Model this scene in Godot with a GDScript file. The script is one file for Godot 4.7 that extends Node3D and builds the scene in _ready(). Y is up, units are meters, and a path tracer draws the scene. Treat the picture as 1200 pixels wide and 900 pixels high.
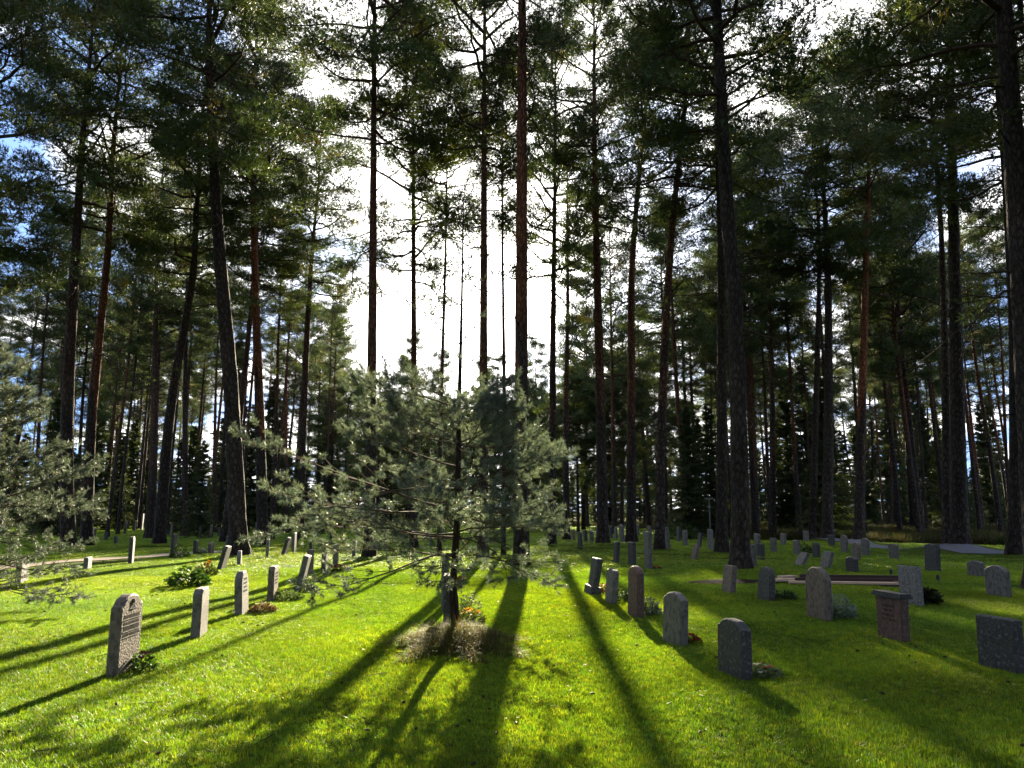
extends Node3D
# Woodland cemetery in low backlight: tall pines, rows of gravestones on a mown lawn, a young pine in the middle.

const EYE := 1.6
const FOCAL := 900.0
const PITCH := 9.462
const ROW_TURN := 5.0          # the rows of stones run a few degrees to the left of the view

var rng := RandomNumberGenerator.new()
var bumps := FastNoiseLite.new()
var patch_noise := FastNoiseLite.new()
var mounds := []               # [x, z, height, radius]
var paths := []                # [points, half width]
var used := {}
var mat := {}
var pine_crowns := []
var sparse_crowns := []
var spruce_crowns := []
var trees_at := []
var young_tone := 1.0

# ---------------------------------------------------------------- mesh building
class Mesher:
	var v := PackedVector3Array()
	var n := PackedVector3Array()
	var c := PackedColorArray()
	var uv := PackedVector2Array()
	var ix := PackedInt32Array()

	func tri(a: Vector3, b: Vector3, d: Vector3, col: Color) -> void:
		var nn := (d - a).cross(b - a).normalized()
		var k := v.size()
		v.append(a); v.append(b); v.append(d)
		n.append(nn); n.append(nn); n.append(nn)
		c.append(col); c.append(col); c.append(col)
		uv.append(Vector2.ZERO); uv.append(Vector2.RIGHT); uv.append(Vector2.DOWN)
		ix.append(k); ix.append(k + 1); ix.append(k + 2)

	func quad(a: Vector3, b: Vector3, d: Vector3, e: Vector3, col: Color) -> void:
		tri(a, b, d, col)
		tri(a, d, e, col)

	func tube(pts: PackedVector3Array, rad: PackedFloat32Array, sides: int, col: Color) -> void:
		var k := v.size()
		var along := 0.0
		for i in pts.size():
			var t := (pts[mini(i + 1, pts.size() - 1)] - pts[maxi(i - 1, 0)]).normalized()
			var s := t.cross(Vector3(0.31, 0.2, 0.93)).normalized()
			var u := s.cross(t)
			if i > 0:
				along += pts[i].distance_to(pts[i - 1])
			for j in sides + 1:
				var a := TAU * j / sides
				var d := s * cos(a) + u * sin(a)
				v.append(pts[i] + d * rad[i])
				n.append(d)
				c.append(col)
				uv.append(Vector2(float(j) / sides, along))
		var w := sides + 1
		for i in pts.size() - 1:
			for j in sides:
				var p := k + i * w + j
				ix.append(p); ix.append(p + 1); ix.append(p + w)
				ix.append(p + 1); ix.append(p + w + 1); ix.append(p + w)

	func box(lo: Vector3, hi: Vector3, col: Color, t := Transform3D()) -> void:
		var p := []
		for i in 8:
			p.append(t * Vector3(hi.x if i & 1 else lo.x, hi.y if i & 2 else lo.y, hi.z if i & 4 else lo.z))
		quad(p[0], p[2], p[3], p[1], col); quad(p[4], p[5], p[7], p[6], col)
		quad(p[0], p[1], p[5], p[4], col); quad(p[2], p[6], p[7], p[3], col)
		quad(p[0], p[4], p[6], p[2], col); quad(p[1], p[3], p[7], p[5], col)

	func commit(m: Material, to: ArrayMesh = null) -> ArrayMesh:
		var am := to if to else ArrayMesh.new()
		if v.is_empty():
			return am
		var a := []
		a.resize(Mesh.ARRAY_MAX)
		a[Mesh.ARRAY_VERTEX] = v
		a[Mesh.ARRAY_NORMAL] = n
		a[Mesh.ARRAY_COLOR] = c
		a[Mesh.ARRAY_TEX_UV] = uv
		a[Mesh.ARRAY_INDEX] = ix
		am.add_surface_from_arrays(Mesh.PRIMITIVE_TRIANGLES, a)
		am.surface_set_material(am.get_surface_count() - 1, m)
		return am

# ---------------------------------------------------------------- naming
func numbered(called: String) -> String:
	var k: int = used.get(called, 0)
	used[called] = k + 1
	return called if k == 0 else "%s_%03d" % [called, k]

func tag(o: Node, label: String, category: String, group := "") -> void:
	o.set_meta("label", label)
	o.set_meta("category", category)
	if group:
		o.set_meta("group", group)

func thing(called: String, label: String, category: String, at: Vector3, group := "") -> Node3D:
	var o := Node3D.new()
	o.name = numbered(called)
	add_child(o, true)
	o.position = at
	tag(o, label, category, group)
	return o

func part(called: String, mesh: Mesh, parent: Node) -> MeshInstance3D:
	var o := MeshInstance3D.new()
	o.name = called
	o.mesh = mesh
	parent.add_child(o, true)
	return o

func setting(called: String, mesh: Mesh, kind := "structure") -> MeshInstance3D:
	var o := part(numbered(called), mesh, self)
	o.set_meta("kind", kind)
	return o

# ---------------------------------------------------------------- places
func ray(px: float, py: float) -> Vector3:
	var y := (450.0 - py) / FOCAL
	var t := deg_to_rad(PITCH)
	return Vector3((px - 600.0) / FOCAL, y * cos(t) + sin(t), -(cos(t) - y * sin(t)))

func spot(px: float, py: float) -> Vector3:
	var d := ray(px, py)
	var p := Vector3(0, EYE, 0) + d * (EYE / -d.y)
	return Vector3(p.x, hgt(p.x, p.z), p.z)

func in_plane(px: float, py: float, z: float) -> Vector3:
	var d := ray(px, py)
	return Vector3(0, EYE, 0) + d * (z / d.z)

func hgt(x: float, z: float) -> float:
	var h := bumps.get_noise_2d(x, z) * 0.10 + bumps.get_noise_2d(x * 6.0 + 50.0, z * 6.0) * 0.03
	for m in mounds:
		var q: float = ((x - m[0]) * (x - m[0]) + (z - m[1]) * (z - m[1])) / (m[3] * m[3])
		if q < 6.0:
			h += m[2] * exp(-q * 1.6)
	return h

# ---------------------------------------------------------------- materials
func noise_texture(size: int, freq: float, kind: int, ramp: Gradient, sd: int, oct := 4) -> NoiseTexture2D:
	var f := FastNoiseLite.new()
	f.noise_type = kind as FastNoiseLite.NoiseType
	f.frequency = freq
	f.seed = sd
	f.fractal_octaves = oct
	if kind == FastNoiseLite.TYPE_CELLULAR:
		f.cellular_return_type = FastNoiseLite.RETURN_DISTANCE2_SUB
		f.cellular_jitter = 1.0
		f.domain_warp_enabled = true
		f.domain_warp_amplitude = 18.0
		f.domain_warp_frequency = 0.02
	var t := NoiseTexture2D.new()
	t.width = size
	t.height = size
	t.seamless = true
	t.noise = f
	if ramp:
		t.color_ramp = ramp
	return t

func ramp(stops: Array) -> Gradient:
	var g := Gradient.new()
	var o := PackedFloat32Array()
	var cs := PackedColorArray()
	for s in stops:
		o.append(s[0])
		cs.append((s[1] as Color).linear_to_srgb())
	g.offsets = o
	g.colors = cs
	return g

func stone_texture(base: Color, stain: Color, lichen: Color, amount: float, sd: int) -> ImageTexture:
	var im := Image.create(384, 384, false, Image.FORMAT_RGB8)
	var a := FastNoiseLite.new(); a.seed = sd; a.frequency = 0.35; a.fractal_octaves = 2
	var b := FastNoiseLite.new(); b.seed = sd + 1; b.frequency = 0.02; b.fractal_octaves = 5
	var l := FastNoiseLite.new(); l.seed = sd + 2; l.frequency = 0.045; l.fractal_octaves = 4
	for y in 384:
		for x in 384:
			var k := 1.0 + a.get_noise_2d(x, y) * 0.75
			var col := base * k
			# dark algae streaks that ran down the stone
			var s := smoothstep(-0.05, 0.35, b.get_noise_2d(x * 1.3, y * 0.8))
			col = col.lerp(stain * k, s * 0.8)
			var q := smoothstep(0.28, 0.36, l.get_noise_2d(x, y))
			col = col.lerp(lichen, q * amount)
			im.set_pixel(x, y, Color(col.r, col.g, col.b).clamp().linear_to_srgb())
	return ImageTexture.create_from_image(im)

func plain(col: Color, rough: float) -> StandardMaterial3D:
	var m := StandardMaterial3D.new()
	m.albedo_color = col.linear_to_srgb()
	m.roughness = rough
	return m

func tinted(rough: float, spec := 0.5, back := Color(0, 0, 0)) -> StandardMaterial3D:
	var m := StandardMaterial3D.new()
	m.vertex_color_use_as_albedo = true
	m.roughness = rough
	m.metallic_specular = spec
	if back.get_luminance() > 0.0:
		m.backlight_enabled = true
		m.backlight = back.linear_to_srgb()
	m.cull_mode = BaseMaterial3D.CULL_DISABLED
	return m

func make_materials() -> void:
	var bark := StandardMaterial3D.new()
	bark.vertex_color_use_as_albedo = true
	bark.roughness = 0.9
	bark.metallic_specular = 0.3
	bark.albedo_texture = noise_texture(512, 0.02, FastNoiseLite.TYPE_CELLULAR, ramp([[0.0, Color(0.16, 0.14, 0.13)], [0.25, Color(0.45, 0.41, 0.39)], [0.6, Color(0.95, 0.9, 0.87)], [1.0, Color(1, 1, 1)]]), 4)
	bark.heightmap_enabled = true
	bark.heightmap_texture = noise_texture(512, 0.02, FastNoiseLite.TYPE_CELLULAR, null, 4)
	bark.heightmap_scale = 7.0
	bark.uv1_scale = Vector3(1.4, 0.4, 1)
	mat.bark = bark
	mat.limb = tinted(0.9, 0.3)
	mat.needles = tinted(0.55, 0.4, Color(0.7, 0.75, 0.35))
	mat.young_needles = tinted(0.5, 0.5, Color(0.78, 0.82, 0.58))
	mat.grass = tinted(0.5, 0.35, Color(1.0, 1.0, 0.3))
	mat.dry = tinted(0.7, 0.3, Color(0.7, 0.65, 0.4))
	mat.leaf = tinted(0.68, 0.3, Color(0.5, 0.6, 0.2))
	var g := StandardMaterial3D.new()
	g.albedo_texture = noise_texture(512, 0.03, FastNoiseLite.TYPE_SIMPLEX_SMOOTH, ramp([[0.0, Color(0.02, 0.03, 0.006)], [0.45, Color(0.045, 0.07, 0.008)], [0.7, Color(0.07, 0.1, 0.012)], [1.0, Color(0.085, 0.09, 0.02)]]), 9, 5)
	g.uv1_scale = Vector3(0.6, 0.6, 0.6)
	g.uv1_triplanar = true
	g.uv1_world_triplanar = true
	g.roughness = 1.0
	g.metallic_specular = 0.1
	mat.ground = g
	var gravel := StandardMaterial3D.new()
	gravel.albedo_texture = noise_texture(512, 0.2, FastNoiseLite.TYPE_SIMPLEX, ramp([[0.0, Color(0.16, 0.13, 0.1)], [0.5, Color(0.3, 0.26, 0.2)], [1.0, Color(0.42, 0.37, 0.3)]]), 3)
	gravel.uv1_triplanar = true
	gravel.uv1_world_triplanar = true
	gravel.roughness = 1.0
	gravel.metallic_specular = 0.1
	mat.gravel = gravel
	var road := gravel.duplicate()
	road.albedo_texture = noise_texture(512, 0.2, FastNoiseLite.TYPE_SIMPLEX, ramp([[0.0, Color(0.1, 0.1, 0.11)], [1.0, Color(0.17, 0.17, 0.185)]]), 5)
	mat.road = road
	var soil := gravel.duplicate()
	soil.albedo_texture = noise_texture(512, 0.08, FastNoiseLite.TYPE_SIMPLEX, ramp([[0.0, Color(0.008, 0.006, 0.005)], [1.0, Color(0.03, 0.022, 0.016)]]), 6)
	mat.soil = soil
	var stones := {
		"grey": [Color(0.125, 0.117, 0.106), Color(0.05, 0.047, 0.041), Color(0.2, 0.2, 0.15), 0.5],
		"dark": [Color(0.042, 0.041, 0.039), Color(0.022, 0.022, 0.02), Color(0.2, 0.21, 0.19), 0.4],
		"brown": [Color(0.14, 0.108, 0.08), Color(0.062, 0.05, 0.041), Color(0.3, 0.28, 0.22), 0.3],
		"red": [Color(0.105, 0.056, 0.042), Color(0.055, 0.034, 0.028), Color(0.26, 0.22, 0.18), 0.3],
		"pale": [Color(0.16, 0.157, 0.148), Color(0.085, 0.083, 0.078), Color(0.4, 0.41, 0.33), 0.4]}
	var sd := 20
	for k in stones:
		var s: Array = stones[k]
		var m := StandardMaterial3D.new()
		m.albedo_texture = stone_texture(s[0], s[1], s[2], s[3], sd)
		m.uv1_triplanar = true
		m.uv1_scale = Vector3(1.0, 1.0, 1.0)
		m.uv1_offset = Vector3(sd * 0.13, sd * 0.31, 0.2)
		m.roughness = 0.7
		m.heightmap_enabled = true
		m.heightmap_texture = noise_texture(256, 0.12, FastNoiseLite.TYPE_SIMPLEX, null, sd + 3)
		m.heightmap_scale = 0.5
		mat[k] = m
		sd += 10

# ---------------------------------------------------------------- foliage
func wander(p: Vector3, d: Vector3, length: float, segs: int, wiggle: float, lift: float) -> PackedVector3Array:
	var out := PackedVector3Array([p])
	for i in segs:
		d = (d + Vector3(rng.randf_range(-wiggle, wiggle), rng.randf_range(-wiggle, wiggle) * 0.8 + lift, rng.randf_range(-wiggle, wiggle))).normalized()
		p += d * (length / segs)
		out.append(p)
	return out

func taper(count: int, a: float, b: float) -> PackedFloat32Array:
	var r := PackedFloat32Array()
	for i in count:
		r.append(lerpf(a, b, float(i) / maxi(1, count - 1)))
	return r

func ball() -> Vector3:
	return Vector3(rng.randf_range(-1, 1), rng.randf_range(-1, 1), rng.randf_range(-1, 1))

func tuft(lf: Mesher, p: Vector3, d: Vector3, length: float, width: float, blades: int, col: Color) -> void:
	for k in blades:
		var e := (d + ball() * 0.75).normalized()
		var s := e.cross(ball()).normalized() * width * 0.5
		var b := p + ball() * length * 0.15
		lf.tri(b - s, b + s, b + e * length * rng.randf_range(0.7, 1.2), col)

func needle_color() -> Color:
	var k := rng.randf_range(0.6, 1.3)
	var y := rng.randf()
	var col := Color(0.062, 0.09, 0.034) * k
	if y > 0.93:
		col = Color(0.13, 0.105, 0.026) * k
	elif y > 0.7:
		col = Color(0.095, 0.115, 0.032) * k
	return Color(col.r, col.g, col.b)

func clump(lf: Mesher, p: Vector3, r: float, count: int) -> void:
	var col := needle_color()
	for i in count:
		var q := ball()
		while q.length_squared() > 1.0:
			q = ball()
		q.y *= 0.55
		var d := (q + Vector3(0, 0.5, 0)).normalized()
		var cc := col * rng.randf_range(0.8, 1.2)
		tuft(lf, p + q * r, d, rng.randf_range(0.12, 0.19), 0.024, 5, Color(cc.r, cc.g, cc.b))

# a Scots pine crown twelve metres tall, standing on the trunk point where it starts
func pine_crown(sd: int, limbs: int, reach: float, thick: float, dead: int) -> ArrayMesh:
	rng.seed = sd
	var wd := Mesher.new()
	var lf := Mesher.new()
	var brown := Color(0.07, 0.045, 0.032)
	for i in limbs:
		var t := (i + rng.randf() * 0.8) / limbs
		var y := pow(t, 0.92) * 12.0
		var a := i * 2.399 + rng.randf_range(-0.5, 0.5)
		var ln := reach * (0.45 + 0.75 * sin(PI * clampf(t * 0.78 + 0.2, 0, 1))) * rng.randf_range(0.55, 1.15)
		var up := lerpf(-0.1, 0.85, t) + rng.randf_range(-0.2, 0.2)
		var path := wander(Vector3(0, y, 0), Vector3(cos(a), up, sin(a)).normalized(), ln, 6, 0.42, 0.03)
		wd.tube(path, taper(7, 0.024 + 0.013 * ln, 0.008), 4, brown * rng.randf_range(0.7, 1.2))
		for s in range(2, 7):
			for q in 2:
				var out := (path[s] - path[s - 1]).normalized()
				var side := out.cross(Vector3.UP).normalized() * (1 if q else -1)
				var sl := ln * rng.randf_range(0.16, 0.36)
				var sub := wander(path[s], (out * 0.6 + side * rng.randf_range(0.5, 1.1) + Vector3(0, rng.randf_range(-0.2, 0.45), 0)).normalized(), sl, 3, 0.35, 0.05)
				wd.tube(sub, taper(4, 0.016, 0.006), 3, brown)
				if s > 2 or rng.randf() < 0.4:
					clump(lf, sub[3], rng.randf_range(0.32, 0.6), int(rng.randf_range(18, 32) * thick))
					if rng.randf() < 0.8:
						clump(lf, sub[2] + ball() * 0.15, rng.randf_range(0.22, 0.4), int(rng.randf_range(8, 16) * thick))
		clump(lf, path[6], rng.randf_range(0.35, 0.55), int(24 * thick))
	clump(lf, Vector3(0, 12, 0), 0.6, int(40 * thick))
	for i in dead:
		var y := -rng.randf_range(-1.5, 5.5)
		var a := rng.randf() * TAU
		var ln := rng.randf_range(0.7, 2.6)
		var path := wander(Vector3(0, y, 0), Vector3(cos(a), rng.randf_range(-0.35, 0.5), sin(a)).normalized(), ln, 6, 0.42, -0.02)
		wd.tube(path, taper(7, 0.03, 0.007), 4, brown * 0.8)
		for s in range(2, 6):
			var sub := wander(path[s], ((path[s] - path[s - 1]).normalized() + ball() * 0.9).normalized(), ln * rng.randf_range(0.2, 0.45), 4, 0.5, 0.0)
			wd.tube(sub, taper(5, 0.011, 0.004), 3, brown * 0.8)
			if rng.randf() < 0.12:
				clump(lf, sub[4], 0.25, 8)
	var am := wd.commit(mat.limb)
	return lf.commit(mat.needles, am)

# a spruce sixteen metres tall with boughs almost to the ground
func spruce_crown(sd: int) -> ArrayMesh:
	rng.seed = sd
	var wd := Mesher.new()
	var lf := Mesher.new()
	var tiers := 44
	for i in tiers:
		var t := float(i) / tiers
		for j in 7:
			var y := 0.9 + (t + rng.randf_range(-0.03, 0.03)) * 14.6
			var a := rng.randf() * TAU
			var ln := (2.7 * (1.0 - t) + 0.25) * rng.randf_range(0.6, 1.1)
			var path := wander(Vector3(0, y, 0), Vector3(cos(a), rng.randf_range(-0.25, 0.15) + t * 0.5, sin(a)).normalized(), ln, 4, 0.12, -0.04)
			wd.tube(path, taper(5, 0.03 * (1.0 - t) + 0.008, 0.005), 3, Color(0.04, 0.03, 0.022))
			for s in range(1, 5):
				for q in int(6 + ln * 3):
					var col := needle_color() * 0.8
					var w := (path[s] - path[s - 1]).normalized()
					var side := w.cross(Vector3.UP) * rng.randf_range(-1, 1)
					var p := path[s - 1].lerp(path[s], rng.randf()) + side * ln * 0.16
					var d := (w * 0.7 + side * 0.8 + Vector3(0, -0.5, 0)).normalized()
					tuft(lf, p, d, rng.randf_range(0.22, 0.4), 0.06, 3, Color(col.r, col.g, col.b))
	var am := wd.commit(mat.limb)
	return lf.commit(mat.needles, am)

# ---------------------------------------------------------------- big trees
func trunk_mesh(pts: PackedVector3Array, r: float, fine: bool, orange: float, sd: int) -> ArrayMesh:
	# pts run from the ground to the tip, in the tree's own axes
	var curve := Curve3D.new()
	for i in pts.size():
		var t := (pts[mini(i + 1, pts.size() - 1)] - pts[maxi(i - 1, 0)]) / 6.0
		curve.add_point(pts[i], -t, t)
	var length := curve.get_baked_length()
	var rows := 90 if fine else 28
	var sides := 22 if fine else 10
	var ms := Mesher.new()
	var nz := FastNoiseLite.new()
	nz.seed = sd
	nz.frequency = 0.6
	var lobes := rng.randi_range(4, 6)
	var phase := rng.randf() * TAU
	for i in rows + 1:
		var q := float(i) / rows
		q = lerpf(q * q, q, 0.55)
		var along := q * length
		var p := curve.sample_baked(along)
		if i == 0:
			p.y -= 0.25
		var flare := 0.55 * exp(-maxf(p.y, 0.0) / 0.28)
		var rr := r * (1.0 - 0.93 * pow(q, 1.5)) * (1.0 + 0.12 * exp(-p.y / 2.0))
		for j in sides + 1:
			var a := TAU * (j % sides) / sides
			var d := Vector3(cos(a), 0, sin(a))
			var k := 1.0 + flare * (0.6 + 0.5 * cos(a * lobes + phase)) + nz.get_noise_3d(d.x * 1.5, p.y * 1.2, d.z * 1.5) * 0.12
			if fine:
				k += nz.get_noise_3d(d.x * 9.0, p.y * 3.0, d.z * 9.0) * 0.06
			ms.v.append(p + d * rr * k)
			ms.n.append(d)
			# grey plated bark below, thin orange bark that starts in ragged patches further up
			var o := smoothstep(-0.15, 0.25, nz.get_noise_3d(d.x * 0.8, p.y * 0.55 + 40.0, d.z * 0.8) + (p.y - 6.0) / 6.5) * orange
			var g := 1.0 + nz.get_noise_3d(d.x, p.y * 0.8 + 90.0, d.z) * 0.5
			ms.c.append(Color(0.075, 0.063, 0.054).lerp(Color(0.3, 0.125, 0.06), o) * g)
			ms.uv.append(Vector2(float(j) / sides * maxf(1.0, roundf(r * 8.0)) * 0.5, along))
	var w := sides + 1
	for i in rows:
		for j in sides:
			var p := i * w + j
			ms.ix.append(p); ms.ix.append(p + 1); ms.ix.append(p + w)
			ms.ix.append(p + 1); ms.ix.append(p + w + 1); ms.ix.append(p + w)
	# broken stubs of shed branches
	for i in (9 if fine else 3):
		var p := curve.sample_baked(rng.randf_range(3.0, minf(15.0, length * 0.7)))
		var a := rng.randf() * TAU
		var rr := r * (1.0 - 0.93 * pow(p.y / length, 1.5))
		var d := Vector3(cos(a), rng.randf_range(-0.2, 0.4), sin(a)).normalized()
		var ln := rng.randf_range(0.12, 0.5)
		ms.tube(PackedVector3Array([p + d * rr * 0.6, p + d * (rr + ln * 0.5), p + d * (rr + ln) + Vector3(0, rng.randf_range(-0.08, 0.08), 0)]), PackedFloat32Array([0.03, 0.018, 0.008]), 5, Color(0.05, 0.042, 0.037))
	return ms.commit(mat.bark)

# base: where it stands; bends: points the trunk passes through, in world space
func big_tree(label: String, group: String, base: Vector3, bends: Array, r: float, start: float, top: float, crown: Mesh, wide: float, orange: float, fine: bool, spin: float) -> void:
	var t := thing("pine_tree", label, "tree", base, group)
	var pts := PackedVector3Array([Vector3.ZERO])
	var last := Vector3(0.0, 0.0, 0.0)
	var slope := Vector3.ZERO
	for b in bends:
		var q: Vector3 = b - base
		slope = (q - last) / maxf(0.5, q.y - last.y)
		last = q
		pts.append(q)
	slope *= 0.6
	slope.y = 0.0
	if last.y < start - 2.0:
		last = last + (slope + Vector3.UP) * (start - last.y)
		pts.append(last)
	slope *= 0.5
	var tip := last + (slope + Vector3.UP) * (top - last.y)
	pts.append(last.lerp(tip, 0.5))
	pts.append(tip)
	part("trunk", trunk_mesh(pts, r, fine, orange, rng.randi() % 1000), t)
	var c := part("crown", crown, t)
	# the crown sits on the trunk where it starts and leans with it
	var foot := Vector3.ZERO
	for i in pts.size() - 1:
		if pts[i + 1].y >= start and pts[i].y <= start:
			foot = pts[i].lerp(pts[i + 1], (start - pts[i].y) / maxf(0.01, pts[i + 1].y - pts[i].y))
	var axis := (tip - foot)
	var bs := Basis(Quaternion(Vector3.UP, axis.normalized())) * Basis(Vector3.UP, spin)
	c.transform = Transform3D(bs.scaled_local(Vector3(wide, axis.length() / 12.0, wide)), foot)
	trees_at.append(Vector2(base.x, base.z))

func named_trees() -> void:
	# base pixel, bends, width in pixels above the roots, crown start, height, crown list, crown index, crown width, orange share, label
	var list := [
		[[80, 645], [[79, 480], [95, 190]], 15, 15.0, 27.0, 0, 0, 1.25, 0.2, "straight black pine trunk at far left behind the young pine's branches"],
		[[101, 642], [[108, 480], [126, 300], [131, 200]], 12, 14.0, 27.0, 0, 1, 1.2, 0.9, "reddish pine leaning right, second tall trunk from the left edge"],
		[[175, 630], [[181, 480], [183, 330]], 9, 14.0, 26.0, 0, 2, 1.2, 0.2, "thin upright dark pine just left of the strongly leaning trunk"],
		[[186, 640], [[200, 480], [225, 330], [230, 250]], 12, 12.5, 25.0, 0, 3, 1.2, 0.1, "dark pine leaning strongly to the right, left of the thick pine"],
		[[280, 652], [[270, 450], [254, 250], [245, 50]], 19, 15.5, 28.0, 0, 4, 1.3, 0.1, "thickest left pine, black bark, leaning left, by a tilted gravestone"],
		[[308, 640], [[304, 480], [299, 330], [296, 150]], 12, 16.0, 28.0, 0, 5, 1.25, 1.0, "pine with orange upper bark just right of the thickest left pine"],
		[[352, 633], [[356, 480], [364, 320], [372, 230]], 9, 14.0, 26.0, 0, 0, 1.2, 0.2, "dark slim pine left of the young pine's outstretched branches"],
		[[262, 636], [[283, 470], [297, 330]], 8, 14.0, 26.0, 0, 2, 1.1, 0.2, "slanting thin pine crossing behind the thickest left pine"],
		[[217, 628], [[217, 480], [219, 340]], 7, 14.0, 25.0, 0, 3, 1.2, 0.1, "thin straight pine between the leaning pine and the thickest left pine"],
		[[433, 655], [[435, 500], [437, 300], [439, 0]], 12, 15.0, 28.0, 0, 0, 1.3, 0.5, "tall straight bare pine behind the left half of the young pine"],
		[[485, 645], [[485, 400], [484, 100]], 8, 11.6, 25.0, 0, 1, 1.05, 0.4, "slim pine with sparse crown against the white sky left of the sun"],
		[[566, 657], [[567, 300], [568, 0]], 11, 14.0, 26.0, 0, 3, 0.95, 0.5, "bare straight pine between the young pine's stem and the sunlit trunk"],
		[[515, 650], [[517, 480], [522, 300]], 5, 12.5, 20.0, 0, 4, 0.62, 0.5, "thin pine with loose crown just left of the young pine's leader"],
		[[590, 651], [[591, 480], [589, 300]], 5, 13.0, 20.0, 0, 5, 0.55, 0.5, "thin pine between the bare pine and the broad sunlit trunk"],
		[[611, 666], [[611, 350], [612, 0]], 17, 18.5, 30.0, 1, 0, 1.2, 0.85, "broad reddish-brown pine trunk with the sun glaring behind its edge"],
		[[647, 641], [[648, 400], [651, 150]], 9, 12.2, 26.0, 0, 1, 0.9, 0.2, "dark pine immediately right of the trunk that hides the sun"],
		[[664, 633], [[663, 500], [665, 380]], 7, 15.0, 25.0, 1, 1, 1.0, 0.3, "slender pine two trunks right of the sun"],
		[[707, 643], [[703, 450], [697, 200], [696, 0]], 12, 14.5, 28.0, 0, 4, 1.0, 0.5, "dark pine leaning slightly left with roots on a sunlit mound, right of the sun"],
		[[740, 639], [[740, 450], [742, 290], [762, 80]], 11, 16.0, 27.0, 0, 2, 1.0, 0.6, "pine that bends right in its upper half, right of the sun"],
		[[773, 649], [[776, 480], [786, 290], [806, 80]], 11, 14.5, 27.0, 0, 0, 0.95, 0.5, "pine leaning right beside the tall narrow gravestone"],
		[[868, 672], [[867, 560], [861, 350], [851, 230], [842, 40]], 20, 12.5, 27.0, 0, 5, 1.25, 0.0, "nearest thick grey-barked pine on the right lawn, leaning left"],
		[[846, 652], [[846, 450], [845, 300]], 12, 14.0, 27.0, 0, 0, 1.2, 0.0, "dark pine half hidden behind the nearest thick right pine"],
		[[906, 632], [[905, 480], [903, 380], [897, 330]], 7, 14.0, 25.0, 0, 1, 1.1, 0.3, "thin pine just right of the nearest thick right pine"],
		[[952, 634], [[957, 450], [960, 300]], 8, 15.0, 26.0, 0, 2, 1.15, 0.1, "slim left one of two close dark pines behind the rounded gravestone"],
		[[970, 635], [[971, 480], [970, 320]], 12, 14.0, 27.0, 0, 3, 1.25, 0.0, "stout right one of two close dark pines behind the rounded gravestone"],
		[[1007, 637], [[1010, 480], [1015, 300], [1018, 200]], 11, 16.0, 27.0, 0, 4, 1.15, 1.0, "orange-barked pine standing right of the two close dark pines"],
		[[1126, 648], [[1122, 480], [1118, 300], [1112, 0]], 17, 15.0, 28.0, 0, 5, 1.3, 0.0, "thick straight pine on a grassy hump before the road on the right"],
		[[1110, 646], [[1108, 450], [1104, 300]], 9, 15.0, 27.0, 0, 1, 1.1, 0.1, "thin dark pine touching the left side of the thick pine before the road"],
		[[1190, 655], [[1190, 480], [1187, 350]], 14, 13.5, 27.0, 0, 0, 1.25, 0.0, "dark pine at the right edge of the lawn by the road"],
		[[1222, 692], [[1205, 450], [1193, 250], [1175, 0]], 29, 11.5, 26.0, 0, 2, 1.3, 0.0, "large grey trunk leaning into the upper right corner"],
		[[-62, 655], [[-60, 400], [-50, 200]], 20, 9.0, 26.0, 0, 3, 1.35, 0.2, "pine whose green boughs hang in at the upper left edge"],
	]
	for e in list:
		rng.seed = int(e[0][0] * 7 + e[0][1]) + 5000
		var base := spot(e[0][0], e[0][1])
		var bends := []
		for b in e[1]:
			bends.append(in_plane(b[0], b[1], base.z))
		var r: float = e[2] * absf(base.z) / FOCAL * 0.5
		var pool: Array = pine_crowns if e[5] == 0 else sparse_crowns
		big_tree(e[9], "tall pines between the graves", base, bends, r, e[3], e[4], pool[e[6] % pool.size()], e[7], e[8], true, rng.randf() * TAU)

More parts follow.
